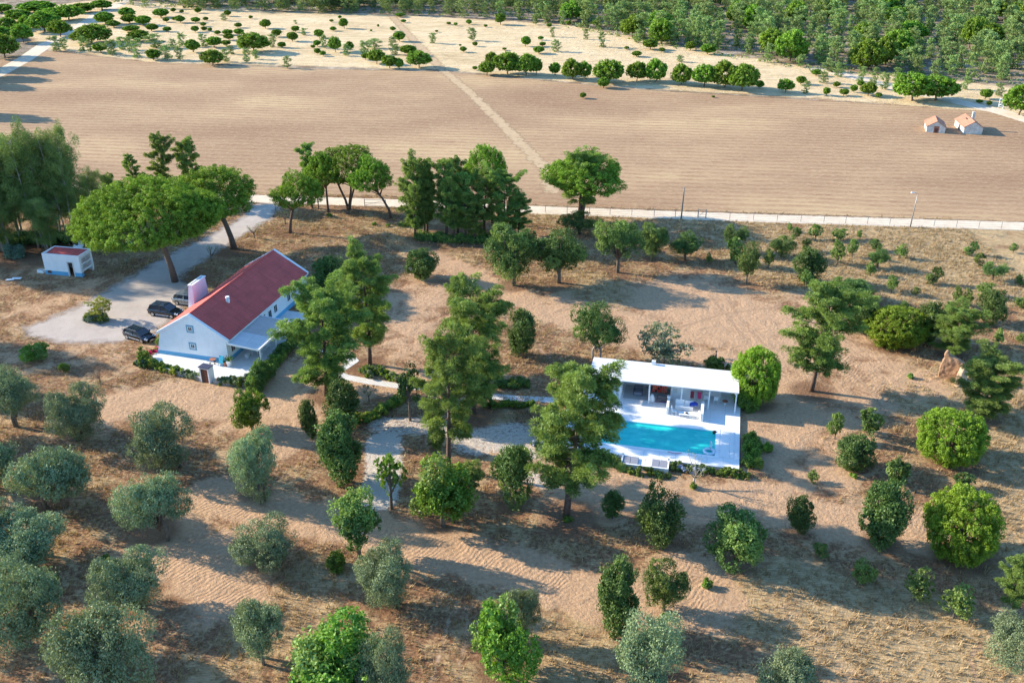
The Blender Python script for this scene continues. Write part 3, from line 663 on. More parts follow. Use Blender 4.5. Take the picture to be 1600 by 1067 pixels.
def roofing(name, col, period, axis='X', v=.14, weather=(.30, .14, .13), seam=2.3):
    """corrugated sheets in rows, in the object's own coordinates"""
    m, n, b = new_mat(name); o = objco(n)
    w = nd(n, 'ShaderNodeTexWave', wave_type='BANDS', bands_direction=axis); w.inputs['Scale'].default_value = 1/period*.5/math.pi*math.pi; n.links.new(o, w.inputs['Vector'])
    f = noise(n, o, .5, 6, .75); st = noise(n, mapping(n, o, (2.5, .35, .35)), 1.0, 4, .7)
    c = ramp(n, f, [(.3, tuple(x*(1-v) for x in col)), (.7, tuple(min(1, x*(1+v)) for x in col))])
    c = mixc(n, mth(n, 'MULTIPLY', ramp(n, st, [(.5, (0, 0, 0)), (.75, (1, 1, 1))]), .5), c, weather)
    br = nd(n, 'ShaderNodeTexBrick'); br.offset = .0; br.inputs['Scale'].default_value = 1; br.inputs['Mortar Size'].default_value = .03
    br.inputs['Brick Width'].default_value = 1.1; br.inputs['Row Height'].default_value = seam
    n.links.new(o, br.inputs['Vector']); br.inputs['Color1'].default_value = (1, 1, 1, 1); br.inputs['Color2'].default_value = (.90, .90, .90, 1); br.inputs['Mortar'].default_value = (.80, .78, .78, 1)
    c = mixc(n, 1.0, c, br.outputs[0], 'MULTIPLY'); c = mixc(n, 1.0, c, ramp(n, w.outputs['Fac'], [(.0, (.70, .68, .68)), (.35, (1, 1, 1))]), 'MULTIPLY')
    n.links.new(c, b.inputs['Base Color']); b.inputs['Roughness'].default_value = .7; b.inputs['Specular IOR Level'].default_value = .25
    bump(n, b, w.outputs['Fac'], .05, .9); return m
ROOFR = roofing('red_corrugated_roof', (.66, .115, .092), .42, v=.16, weather=(.30, .07, .06), seam=1.15)
ROOFO = roofing('orange_clay_tiles', (.52, .25, .15), .22, weather=(.36, .22, .15))
ROOFW = simple('white_roof_sheets', (.70, .70, .69), .7, .03, .8)
REED = roofing('grey_white_reed', (.66, .62, .59), .10, 'Y', .12, (.50, .46, .42), 2.0)
REEDL = roofing('translucent_white_sheet', (.80, .82, .83), .12, 'Y', .05, (.70, .72, .72), 2.0)

def window(parent, face, x, z, w, h, surround=None, shutter=None, th=.04, frame=None):
    """face: function (along, out, up) -> local point"""
    frame = frame or WHITE
    def bx(mb, a0, a1, z0, z1, o0, o1, mat): mb.hexa([face(a0,o0,z0),face(a1,o0,z0),face(a1,o1,z0),face(a0,o1,z0),face(a0,o0,z1),face(a1,o0,z1),face(a1,o1,z1),face(a0,o1,z1)], mat)
    f = MB(); s = .2
    if surround:
        for a0, a1, z0, z1 in ((x-w/2-s, x-w/2, z-h/2-s, z+h/2+s), (x+w/2, x+w/2+s, z-h/2-s, z+h/2+s), (x-w/2, x+w/2, z+h/2, z+h/2+s), (x-w/2, x+w/2, z-h/2-s, z-h/2)): bx(f, a0, a1, z0, z1, -.05, th*.6, surround)
    t = .08
    for a0, a1, z0, z1 in ((x-w/2, x-w/2+t, z-h/2, z+h/2), (x+w/2-t, x+w/2, z-h/2, z+h/2), (x-w/2+t, x+w/2-t, z+h/2-t, z+h/2), (x-w/2+t, x+w/2-t, z-h/2, z-h/2+t)): bx(f, a0, a1, z0, z1, -.05, th, frame)
    bx(f, x-.025, x+.025, z-h/2+t, z+h/2-t, -.05, th*.8, frame)
    wo = f.build('window', parent)
    p = MB(); bx(p, x-w/2+t, x+w/2-t, z-h/2+t, z+h/2-t, -.05, .012, shutter or GLASS); p.build('pane', wo)
    return wo

def joints(m, wd, ht, mortar=.985, dark=.80):
    n = m.node_tree; b = n.nodes['Principled BSDF']; l = b.inputs['Base Color'].links[0].from_socket
    br = nd(n, 'ShaderNodeTexBrick'); br.offset = 0; br.inputs['Scale'].default_value = 1; br.inputs['Brick Width'].default_value = wd; br.inputs['Row Height'].default_value = ht; br.inputs['Mortar Size'].default_value = .025
    n.links.new(objco(n), br.inputs['Vector']); br.inputs['Color1'].default_value = (1, 1, 1, 1); br.inputs['Color2'].default_value = (.95, .95, .95, 1); br.inputs['Mortar'].default_value = (dark, dark, dark, 1)
    n.links.new(mixc(n, 1.0, l, br.outputs[0], 'MULTIPLY'), b.inputs['Base Color'])
joints(DECKM, 1.6, 1.6); joints(CONC, 2.4, 2.4, dark=.86); joints(ROOFW, 1.05, 30, dark=.80)
# ------------------------------------------------------------------ farmhouse
HO = Vector((-34.4, 102.95, 0)); HR = R(75.3); W, L, he, hr = 9.05, 22.0, 3.2, 5.9
H = thing('farmhouse', HO, HR, 'long white farmhouse with a red gabled roof and blue painted base', 'house')
mb = MB(); mb.prism([(0, 0, -.2), (0, W, -.2), (0, W, he), (0, W/2, hr-.06), (0, 0, he)], (L, 0, 0), WHITE)
mb.prism([(0.0, W, -.2), (0.0, W+.75, -.2), (0.0, W, he-.4)], (1.6, 0, 0), WHITE); mb.build('wall', H)
mb = MB(); e = .02
mb.box(-e, -e, 0, 0, W+.62, .62, BLUE); mb.box(0, -e, 0, L, 0, .62, BLUE); mb.box(0, W, 0.0, L, W+e, .6, BLUE); mb.build('painted_base', H)
def slope(y0, z0, y1, z1, x0, x1, th, mat, nm):
    m = MB(); m.prism([(x0, y0, z0), (x0, y1, z1), (x0, y1, z1+th), (x0, y0, z0+th)], (x1-x0, 0, 0), mat); return m.build(nm, H)
sl_ = (hr-he)/(W/2)
slope(-.30, he-.30*sl_, W/2, hr, .22, L-.22, .10, ROOFR, 'roof_slope'); slope(W/2, hr, W+.30, he-.30*sl_, .22, L-.22, .10, ROOFR, 'roof_slope')
for x0, x1 in ((-.12, .24), (L-.24, L+.12)):
    mb = MB()
    mb.prism([(x0, -.34, he-.34*sl_-.14), (x0, W/2, hr-.1), (x0, W+.34, he-.34*sl_-.14), (x0, W+.34, he-.34*sl_+.17), (x0, W/2, hr+.22), (x0, -.34, he-.34*sl_+.17)], (x1-x0, 0, 0), WHITE); mb.build('verge_trim', H)
mb = MB(); mb.tube([(.26, W/2, hr+.10), (L-.26, W/2, hr+.10)], .11, ROOFR, 8); mb.build('ridge_tiles', H)
mb = MB(); mb.prism([(0, -.32, he-.42), (0, -.02, he-.32), (0, -.02, he-.16), (0, -.32, he-.26)], (L, 0, 0), WHITE); mb.build('eave_trim', H)
fr_face = lambda a, o, z: (-o, a, z)
for z in (4.08, 1.75): window(H, fr_face, 4.63, z, 0.62, .62, BLUEG, DKW if z > 3 else None)
sd_face = lambda a, o, z: (a, -o, z)
window(H, sd_face, 1.35, 1.6, .95, 1.15, None, DKW)
for x in (9.3, 12.5, 16.3, 19.6): window(H, sd_face, x, 1.75, .95, 1.15, WHITE)
m = MB(); m.box(10.4, -.05, 0.1, 11.4, -.021, 2.3, WOODW); dr = m.build('door', H); m = MB(); m.box(10.52, -.07, 1.0, 11.28, -.051, 2.15, GLASS); m.build('pane', dr); m = MB(); m.tube([(10.58, -.12, .95), (10.58, -.05, .95)], .03, STEEL, 6); m.build('handle', dr)
window(H, lambda a, o, z: (L+o, a, z), 4.5, 1.7, .9, 1.1)
# wide tapering chimney outside the long wall
mb = MB(); x0, x1 = 8.0, 11.5; cy = W+.35
mb.hexa([(x0-.15, cy-.35, 0), (x1+.5, cy-.35, 0), (x1+.5, cy+.9, 0), (x0-.15, cy+.9, 0), (x0+.3, cy-.3, 5.75), (x1-.1, cy-.3, 5.75), (x1-.1, cy+.25, 5.75), (x0+.3, cy+.25, 5.75)], PALEB)
mb.box(x0+.2, cy-.38, 5.75, x1, cy-.1, 5.87, WHITE); mb.box(x0+.2, cy+.15, 5.75, x1, cy+.33, 5.87, WHITE); mb.box(x0+.2, cy-.1, 5.75, x0+.4, cy+.15, 5.87, WHITE); mb.box(x1-.2, cy-.1, 5.75, x1, cy+.15, 5.87, WHITE)
mb.box(x0+.4, cy-.1, 5.752, x1-.2, cy+.15, 5.76, BLACK); mb.build('kitchen_chimney', H)
mb = MB(); mb.tube([(6.4, 3.0, 4.6), (6.4, 3.0, 5.65)], .22, WHITE, 14, True); mb.tube([(6.4, 3.0, 5.2), (6.4, 3.0, 5.3)], .27, WHITE, 14); mb.tube([(6.4, 3.0, 5.65), (6.4, 3.0, 5.8)], [.28, .24], PALEB, 14); mb.build('vent_pipe', H)
# pergola on the long wall
P_ = thing('pergola', HO + Matrix.Rotation(HR, 3, 'Z') @ Vector((0, -4.3, 0)), HR, 'grey reed roofed pergola on white posts leaning on the farmhouse', 'pergola')
mb = MB(); mb.prism([(0, 0, 2.42), (0, 4.18, 2.78), (0, 4.18, 2.84), (0, 0, 2.48)], (3.3, 0, 0), REEDL); mb.build('white_cover_sheet', P_)
mb = MB(); mb.prism([(3.302, 0, 2.42), (3.302, 4.18, 2.78), (3.302, 4.18, 2.84), (3.302, 0, 2.48)], (4.7, 0, 0), REED); mb.build('reed_cover', P_)
mb = MB(); mb.box(-.1, -.12, 2.28, 8.1, 0, 2.52, WOODW); mb.prism([(-.1, 0, 2.28), (-.1, 4.18, 2.62), (-.1, 4.18, 2.88), (-.1, 0, 2.52)], (.09, 0, 0), WOODW); mb.prism([(8.01, 0, 2.28), (8.01, 4.18, 2.62), (8.01, 4.18, 2.88), (8.01, 0, 2.52)], (.09, 0, 0), WOODW)
for k in range(7): mb.prism([(1.1*k+.5, 0.01, 2.28), (1.1*k+.5, 4.18, 2.64), (1.1*k+.5, 4.18, 2.775), (1.1*k+.5, 0.01, 2.415)], (.08, 0, 0), WOODW)
mb.build('beams', P_)
for x in (.15, 4.1, 7.9): mb = MB(); mb.box(x-.09, -.10, .12, x+.09, .02 - .03, 2.28, WOODW); mb.build('post', P_)
def hl(x, y, z=0): return HO + Matrix.Rotation(HR, 3, 'Z') @ Vector((x, y, z))
# patio
mb = MB(); pp = [(-1.2, 10.0), (-2.75, 7.6), (-3.8, 1.3), (-4.1, -4.4), (-3.1, -5.1), (.4, -4.75), (6, -4.4), (13.5, -4.0), (15.5, -3.0), (15.5, -.03), (-.03, -.03), (-.03, 10.0)]
mb.prism([(x, y, .0) for x, y in pp], (0, 0, .12), CONC)
pt = mb.build('patio'); pt.location = HO; pt.rotation_euler = (0, 0, HR); tag(pt, 'pale concrete patio round the gable and long side of the farmhouse', None, None, 'structure')
def hthing(name, x, y, label, cat, z=.12, rz=0, group=None): return thing(name, hl(x, y, z), HR + rz, label, cat, group)
def table(t, w, d, h, mat, leg=.07, top=.05):
    m = MB(); m.box(-w/2, -d/2, h-top, w/2, d/2, h, mat); m.build('table_top', t)
    for sx in (-1, 1):
        for sy in (-1, 1): m = MB(); x, y = sx*(w/2-.12), sy*(d/2-.1); m.box(x-leg/2, y-leg/2, 0, x+leg/2, y+leg/2, h-top, mat); m.build('leg', t)
def bench(t, w, mat, d=.35, h=.45):
    m = MB(); m.box(-w/2, -d/2, h-.05, w/2, d/2, h, mat); m.build('seat', t)
    for sx in (-1, 1): m = MB(); m.box(sx*(w/2-.15)-.04, -d/2+.03, 0, sx*(w/2-.15)+.04, d/2-.03, h-.05, mat); m.build('leg', t)
def chair(t, mat, seat=None):
    m = MB(); m.box(-.25, -.25, .42, .25, .25, .48, seat or mat); m.build('seat', t)
    m = MB(); m.hexa([(-.25, .22, .48), (.25, .22, .48), (.25, .27, .48), (-.25, .27, .48), (-.25, .30, .95), (.25, .30, .95), (.25, .34, .95), (-.25, .34, .95)], mat); m.build('backrest', t)
    for sx in (-1, 1):
        for sy in (-1, 1): m = MB(); m.box(sx*.22-.025, sy*.22-.025, 0, sx*.22+.025, sy*.22+.025, .42, mat); m.build('leg', t)
t = hthing('dining_table', 4.0, -2.0, 'white plank dining table in the shade of the grey pergola', 'table'); table(t, 2.6, .95, .75, WOODW)
t = hthing('bench', 3.9, -2.9, 'white bench on the outer side of the table under the pergola', 'bench'); bench(t, 2.3, WOODW)
t = hthing('stool', 1.9, -1.5, 'small white slatted stool at the near end of the pergola table', 'stool'); bench(t, .7, WOODW, .5)
t = hthing('garden_trolley', -.7, 1.7, 'small round dark tray on wheels against the gable wall', 'trolley'); m = MB(); m.tube([(0, 0, .55), (0, 0, .62)], [.38, .42], TERRA, 14); m.build('tray', t)
for a in (0, 2.1, 4.2):
    m = MB(); m.tube([(0, 0, .56), (math.cos(a)*.35, math.sin(a)*.35, .1)], .02, BLACK, 5); l_ = m.build('leg', t)
    m = MB(); c_ = Vector((math.cos(a)*.37, math.sin(a)*.37, .09)); m.tube([c_ - Vector((.03, 0, 0)), c_ + Vector((.03, 0, 0))], .09, BLACK, 10); m.build('wheel', l_)
t = hthing('deck_chair', -.75, .45, 'turquoise folding chair leaning by the gable corner', 'chair'); m = MB(); m.hexa([(-.35, -.3, .35), (-.3, .3, .35), (-.25, .3, .40), (-.3, -.3, .40), (.1, -.3, 1.15), (.14, .3, 1.15), (.19, .3, 1.18), (.15, -.3, 1.18)], TURQ); m.build('seat', t)
for s in (-1, 1): m = MB(); m.tube([(-.35, s*.3, 0), (.15, s*.3, 1.2)], .025, TURQ, 5); m.tube([(.25, s*.3, 0), (-.25, s*.3, .5)], .025, TURQ, 5); m.build('frame', t)
t = hthing('potted_palm', -.75, -.5, 'white pot with a small spiky palm at the house corner', 'plant'); m = MB(); m.tube([(0, 0, 0), (0, 0, .62)], [.24, .36], WHITE, 4 * 4); m.build('pot', t)
m = MB()
prg = random.Random(3)
def fronds(m, n, L_, mat, z0=.62, w=.05, droop=.6):
    for k in range(n):
        a = prg.uniform(0, 6.28); el = prg.uniform(.4, 1.35); l = L_*prg.uniform(.7, 1.1); d = Vector((math.cos(a)*math.cos(el), math.sin(a)*math.cos(el), math.sin(el)))
        s = Vector((-math.sin(a), math.cos(a), 0)); p0 = Vector((0, 0, z0)); p1 = p0 + d*l*.5; p2 = p0 + d*l - Vector((0, 0, droop*l*.35))
        m.add([p0 - s*w*.5, p0 + s*w*.5, p1 + s*w, p1 - s*w, p2 + s*w*.15, p2 - s*w*.15], [(0, 1, 2, 3), (3, 2, 4, 5)], mat)
fronds(m, 46, 1.0, L_HDG); m.build('palm_leaves', t)
t = hthing('terracotta_pot', -.9, -.08, 'small terracotta pot behind the white palm pot', 'pot'); m = MB(); m.tube([(0, 0, 0), (0, 0, .42), (0, 0, .5)], [.16, .24, .25], TERRA, 14); fronds(m, 14, .4, L_OAK, .45); m.build('pot_body', t)
# gate pillar box
t = hthing('meter_cabinet', -4.55, .15, 'small white masonry cabinet with dark plank doors in the patio hedge', 'cabinet', 0, -.1)
m = MB(); m.box(-.5, -.65, 0, .45, -.5, 1.95, WHITE); m.box(-.5, .5, 0, .45, .65, 1.95, WHITE); m.box(-.5, -.5, 1.8, .45, .5, 1.95, WHITE); m.box(.3, -.5, 0, .45, .5, 1.8, WHITE); m.build('wall', t)
m = MB(); m.box(-.58, -.72, 1.95, .5, .72, 2.03, simple('dark_slate', (.05, .05, .08), .5, .2, 4)); m.build('roof', t)
for y0, y1, mt in ((-.5, -.01, simple('red_brown_plank', (.20, .07, .04), .7, .4, 7)), (.01, .5, DKW)): m = MB(); m.box(-.42, y0, .05, -.36, y1, 1.8, mt); m.build('door', t)
def plank_wall(pts, z1, th, mat, name, label, cat):
    o = MB(); a = [Vector(p) for p in pts]
    for p, q in zip(a[:-1], a[1:]):
        d = (q-p).normalized(); s = Vector((-d.y, d.x, 0))*th/2; o.hexa([p-s-a[0], q-s-a[0], q+s-a[0], p+s-a[0]] + [v - a[0] + Vector((0, 0, z1)) for v in (p-s, q-s, q+s, p+s)], mat)
    x = o.build(name); x.location = a[0]; return tag(x, label, cat)
plank_wall([hl(-2.9, 9.3), hl(-4.2, 4.5), hl(-4.7, 1.1)], .5, .18, STONEW, 'low_stone_wall', 'low grey stone edging under the clipped patio hedge', 'wall')
plank_wall([hl(-4.9, -.8), hl(-4.9, -2.2), hl(-4.6, -4.6)], .45, .18, STONEW, 'low_stone_wall', 'low grey stone edging right of the white cabinet', 'wall')

# ------------------------------------------------------------------ shed
def dirf(a, b_): return math.atan2(b_.y-a.y, b_.x-a.x)
S0 = at(72, 428); S1 = at(129, 433); ra = dirf(S0, S1); Ws = (S1-S0).length
T = thing('shed', S0, ra, 'small white flat roofed shed with a blue base and open dark door', 'shed')
D_ = 3.1; hs = 3.25
m = MB(); th = .2
dx0, dx1 = Ws*.66, Ws*.66+.8
m.box(0, 0, -.1, dx0, th, hs, WHITE); m.box(dx1, 0, -.1, Ws, th, hs, WHITE); m.box(dx0, 0, 2.15, dx1, th, hs, WHITE)
m.box(0, th, -.1, th, D_, hs, WHITE); m.box(th, D_-th, -.1, Ws, D_, hs, WHITE)
m.box(Ws-th, th, 2.75, Ws, D_-th, hs, WHITE); m.box(Ws-th, th, -.1, Ws, .5, 2.75, WHITE); m.box(Ws-th, D_-.4, -.1, Ws, D_-th, 2.75, WHITE)
m.box(Ws-th, .5, 1.72, Ws+.05, D_-.4, 1.92, WHITE); m.box(Ws-th, .5, .72, Ws+.05, D_-.4, .95, WHITE); m.box(Ws-1.3, th, -.1, Ws-1.2, D_-th, 2.75, WHITE)
m.build('wall', T)
m = MB(); m.prism([(th+.002, th+.002, hs-.35), (Ws-th-.002, th+.002, hs-.35), (Ws-th-.002, D_-th-.002, hs-.1), (th+.002, D_-th-.002, hs-.1)], (0, 0, .06), ROOFR); m.build('roof', T)
m = MB(); m.box(0, -.02, 0, dx0-.15, 0, .6, BLUE); m.box(dx1+.15, -.02, 0, Ws+.02, 0, .6, BLUE); m.box(Ws, 0, 0, Ws+.02, .5, .6, BLUE); m.build('painted_base', T)
m = MB(); m.box(dx0-.15, -.04, 0, dx0, 0.02, 2.3, CONC); m.box(dx1, -.04, 0, dx1+.15, .02, 2.3, CONC); m.box(dx0, -.04, 2.15, dx1, .02, 2.3, CONC); m.build('door_frame', T)
m = MB(); m.hexa([(dx1-.04, th, .02), (dx1, th, .02), (dx1-.15, 1.0, .02), (dx1-.19, 1.0, .02), (dx1-.04, th, 2.12), (dx1, th, 2.12), (dx1-.15, 1.0, 2.12), (dx1-.19, 1.0, 2.12)], DKW); m.build('door', T)
m = MB(); m.box(.5, -.14, .25, 1.0, -.021, .62, DKW); m.build('vent_box', T)
t = thing('stone_trough', S0 + Vector((-.9, .6, 0)), ra, 'small whitewashed trough against the left end of the shed', 'trough'); m = MB(); m.box(-.5, -.3, 0, .5, .3, .45, WHITE); m.box(-.4, -.2, .452, .4, .2, .46, STONEW); m.build('basin', t, bevel=.03)
t = thing('well', at(201, 391), 0, 'round whitewashed well with a pale blue rim near the driveway', 'well')
m = MB(); m.tube([(0, 0, -.1), (0, 0, .95)], .68, WHITE, 28); m.build('well_wall', t, True); m = MB(); m.tube([(0, 0, .951), (0, 0, 1.12)], .76, plaster('pale_blue_wash', (.30, .52, .70)), 28); m.build('rim', t, True); m = MB(); m.tube([(0, 0, 1.125), (0, 0, 1.15)], .45, STEEL, 24); m.build('cover', t)
t = thing('water_tank', at(122, 392), ra, 'small white tank with a dark opening behind the shed', 'tank'); m = MB(); m.tube([(-.5, 0, .5), (.5, 0, .5)], .5, WHITE, 18); m.build('tank_body', t, True); m = MB(); m.tube([(0, 0, .99), (0, 0, 1.1)], .2, BLACK, 12); m.build('hatch', t)
t = thing('white_pipe_box', at(127, 386), ra, 'white upright box beside the small tank behind the shed', 'box'); m = MB(); m.box(-.25, -.25, 0, .25, .25, 1.0, WHITE); m.box(-.3, -.3, 1.0, .3, .3, 1.06, WHITE); m.build('box_body', t)
m = MB()
for x0, y0, x1, y1, z, s in ((-1.0, -.5, .1, .05, .08, .1), (-.3, -.1, 1.0, .5, .10, -.12)): m.hexa([(x0, y0, z), (x1, y0+s, z+.02), (x1, y1+s, z), (x0, y1, z), (x0, y0, z+.08), (x1, y0+s, z+.10), (x1, y1+s, z+.08), (x0, y1, z+.08)], WHITE)
sb = m.build('broken_slab'); sb.location = at(22, 437); sb.rotation_euler = (0, 0, ra+.3); tag(sb, 'broken white slab lying on the ground left of the shed', 'slab')

# ------------------------------------------------------------------ cars
PAINTS = {}
def paint(name, col):
    if name not in PAINTS:
        m, n, b = new_mat(name); b.inputs['Base Color'].default_value = (*col, 1); b.inputs['Metallic'].default_value = .35; b.inputs['Roughness'].default_value = .28; b.inputs['Coat Weight'].default_value = .8; b.inputs['Coat Roughness'].default_value = .06
        f = noise(n, objco(n), 3, 4, .7); n.links.new(ramp(n, f, [(.4, (.22,)*3), (.75, (.42,)*3)]), b.inputs['Roughness']); PAINTS[name] = m
    return PAINTS[name]
TYRE = simple('tyre_rubber', (.02, .02, .02), .9, .2, 9); RIM = simple('alloy_rim', (.55, .55, .55), .3, .05, 3, metal=.8); LAMP = simple('lamp_glass', (.75, .77, .78), .15, .05, 3, spec=.8); TAIL = simple('red_lamp', (.30, .015, .01), .25, .1, 3, spec=.7)
def loft(mb, secs, mat):
    k = len(secs[0]); o = [v for s in secs for v in s]; f = []
    for i in range(len(secs)-1):
        for j in range(k): f.append((i*k+j, i*k+(j+1) % k, (i+1)*k+(j+1) % k, (i+1)*k+j))
    f.append(tuple(range(k))[::-1]); f.append(tuple((len(secs)-1)*k+j for j in range(k))); mb.add(o, f, mat)
def car(loc, rz, Lc, Wc, Hc, mat, label, suv=0.0):
    t = thing('parked_car', loc, rz, label, 'car', 'cars parked beside the farmhouse'); h2 = Wc/2; f = Lc/2; zw = .92 + .08*suv
    def sec(x, hw, z0, z1): return [(x, -hw*.93, z0), (x, -hw, z0+.18), (x, -hw, z1-.16), (x, -hw*.88, z1), (x, hw*.88, z1), (x, hw, z1-.16), (x, hw, z0+.18), (x, hw*.93, z0)]
    m = MB(); loft(m, [sec(-f, h2*.80, .42, .80*zw+.1), sec(-f+.12, h2*.94, .28, zw+.02), sec(-f+.7, h2, .22, zw+.04), sec(-.3, h2, .22, zw), sec(.75, h2, .22, zw), sec(f-.9, h2*.98, .22, zw-.10), sec(f-.25, h2*.90, .26, zw-.22), sec(f, h2*.72, .40, zw-.34)], mat)
    body = m.build('body', t, True, .02)
    xr0, xr1, xf0, xf1 = -f+.45+.0*suv, -f+.25, .35, 1.15          # roof rear, base rear, roof front, base front
    zr = Hc; hr_ = h2*.76; hb = h2*.90
    m = MB(); m.hexa([(xr0+.1, -hr_, zr-.04), (xf0, -hr_, zr-.04), (xf0, hr_, zr-.04), (xr0+.1, hr_, zr-.04), (xr0+.2, -hr_*.93, zr+.02), (xf0-.1, -hr_*.93, zr+.02), (xf0-.1, hr_*.93, zr+.02), (xr0+.2, hr_*.93, zr+.02)], mat)
    def bar(p, q, w): m.tube([p, q], w, mat, 5)
    for s in (-1, 1):
        bar((xf0, s*hr_, zr-.03), (xf1, s*hb, zw-.02), .05); bar((xr0+.1, s*hr_, zr-.03), (xr1, s*hb, zw), .07); bar((-.35, s*hr_, zr-.03), (-.35, s*hb, zw), .045); bar((xr0+.1, s*hr_, zr-.02), (xf0, s*hr_, zr-.02), .045)
    m.build('roof', t, False, .02)
    m = MB(); m.hexa([(xr0+.12, -hr_+.03, zr-.06), (xf0-.02, -hr_+.03, zr-.06), (xf0-.02, hr_-.03, zr-.06), (xr0+.12, hr_-.03, zr-.06), (xr0+.13, -hr_+.03, zr-.05), (xf0-.03, -hr_+.03, zr-.05), (xf0-.03, hr_-.03, zr-.05), (xr0+.13, hr_-.03, zr-.05)], BLACK); m.build('headliner', t)
    m = MB(); m.hexa([(xf1-.02, -hb+.04, zw-.01), (xf1-.02, hb-.04, zw-.01), (xf0, hr_-.02, zr-.05), (xf0, -hr_+.02, zr-.05), (xf1, -hb+.04, zw), (xf1, hb-.04, zw), (xf0+.02, hr_-.02, zr-.04), (xf0+.02, -hr_+.02, zr-.04)], GLASS); m.build('windscreen', t)
    m = MB(); m.hexa([(xr1+.02, -hb+.06, zw), (xr1+.02, hb-.06, zw), (xr0+.12, hr_-.04, zr-.06), (xr0+.12, -hr_+.04, zr-.06), (xr1, -hb+.06, zw), (xr1, hb-.06, zw), (xr0+.1, hr_-.04, zr-.05), (xr0+.1, -hr_+.04, zr-.05)], GLASS); m.build('rear_window', t)
    for s in (-1, 1):
        for a0, a1, b0, b1 in ((xr1+.1, -.38, xr0+.15, -.38), (-.32, xf1-.1, -.32, xf0-.05)):
            m = MB(); m.hexa([(a0, s*(hb-.01), zw-.01), (a1, s*(hb-.01), zw-.01), (b1, s*(hr_-.005), zr-.06), (b0, s*(hr_-.005), zr-.06), (a0, s*(hb-.03), zw-.01), (a1, s*(hb-.03), zw-.01), (b1, s*(hr_-.025), zr-.06), (b0, s*(hr_-.025), zr-.06)], GLASS); m.build('side_window', t)
        m = MB(); m.box(.75, s*h2-.04 + (.06*s), zw-.02, .95, s*h2+.04 + (.10*s), zw+.12, mat); m.build('wing_mirror', t, False, .02)
        m = MB(); m.hexa([(f-.42, s*h2*.60, zw-.30), (f-.02, s*h2*.52, zw-.44), (f-.06, s*h2*.80, zw-.44), (f-.42, s*h2*.93, zw-.32), (f-.42, s*h2*.60, zw-.17), (f-.04, s*h2*.52, zw-.30), (f-.08, s*h2*.80, zw-.30), (f-.42, s*h2*.93, zw-.19)], LAMP); m.build('headlight', t)
        m = MB(); m.box(-f-.01, min(s*h2*.55, s*h2*.88), zw-.25, -f+.2, max(s*h2*.55, s*h2*.88), zw-.08, TAIL); m.build('tail_light', t)
        m = MB(); m.box(-1.0, min(s*h2, s*(h2+.012)), .33, 1.0, max(s*h2, s*(h2+.012)), .40, LAMP); m.build('door_strip', t)
        for x in (-f+.85, f-.88):
            m = MB(); m.tube([(x, s*(h2-.22), .34), (x, s*(h2+.02), .34)], .34, TYRE, 20); wl = m.build('wheel', t)
            m = MB(); m.tube([(x, s*(h2-.05), .34), (x, s*(h2+.035), .34)], .21, RIM, 14); m.build('rim', wl)
    m = MB(); m.box(f-.05, -h2*.45, .42, f+.02, h2*.45, .56, BLACK); m.build('grille', t)
    m = MB(); m.box(f+.015, -.26, .34, f+.03, .26, .415, WHITE); m.build('number_plate', t); return t
c1 = (Vector((-49.36, 109.7, 0)) + Vector((-46.52, 108.16, 0)))/2; r1 = math.atan2(-1.54, 2.84)
def side(p, r, d): return p + Vector((-math.sin(r)*d, math.cos(r)*d, 0))
car(side(c1, r1, .85), r1, 4.35, 1.80, 1.42, paint('black_paint', (.012, .014, .018)), 'black car parked nose first beside the magenta flowering bush')
c2 = (Vector((-48.18, 116.4, 0)) + Vector((-45.2, 115.55, 0)))/2; r2 = math.atan2(-.85, 2.98)
car(side(c2, r2, .85), r2, 4.6, 1.86, 1.64, paint('dark_grey_paint', (.02, .024, .028)), 'tall dark grey car, middle one of the three parked cars', 1)
car(side(c2, r2, .85) + Vector((2.1, 3.6, 0)), r2, 4.5, 1.84, 1.58, paint('grey_green_paint', (.26, .27, .25)), 'grey car farthest along the yard, partly hidden by the darker one', 1)

# ------------------------------------------------------------------ pool terrace
def pthing(name, x, y, label, cat, z=.35, rz=0, group=None):
    c, s = math.cos(PR), math.sin(PR); return thing(name, (PO.x + x*c - y*s, PO.y + x*s + y*c, z), PR + rz, label, cat, group)
XL, XP0, XP1, YP0, YP1, YB = -18.8, -16.0, -2.4, 1.8, 6.8, 15.2
m = MB(); z0, z1 = -.15, .35
m.box(XL, 0, z0, 0, YP0, z1, DECKM); m.box(XL, YP1, z0, 0, YB+.3, z1, DECKM); m.box(XL, YP0, z0, XP0, YP1, z1, DECKM); m.box(XP1, YP0, z0, 0, YP1, z1, DECKM)
pd = m.build('pool_terrace'); pd.location = (PO.x, PO.y, 0); pd.rotation_euler = (0, 0, PR); tag(pd, 'white painted terrace slab around the swimming pool', None, None, 'structure')
t = pthing('swimming_pool', 0, 0, 'rectangular turquoise swimming pool set in the white terrace', 'swimming pool', 0)
POOLM = simple('pool_lining', (.22, .62, .66), .5, .06, 1.5)
m = MB(); w_ = .12; zb = -1.25
m.box(XP0, YP0, zb-.1, XP1, YP1, zb, POOLM); m.box(XP0, YP0, zb, XP0+w_, YP1, .349, POOLM); m.box(XP1-w_, YP0, zb, XP1, YP1, .349, POOLM); m.box(XP0+w_, YP0, zb, XP1-w_, YP0+w_, .349, POOLM); m.box(XP0+w_, YP1-w_, zb, XP1-w_, YP1, .349, POOLM)
m.box(XP1-w_-1.3, YP0+w_, zb, XP1-w_, YP1-w_, -.45, simple('pale_green_step', (.30, .68, .60), .5, .05, 3)); m.build('basin', t)
m = MB(); cw = .32
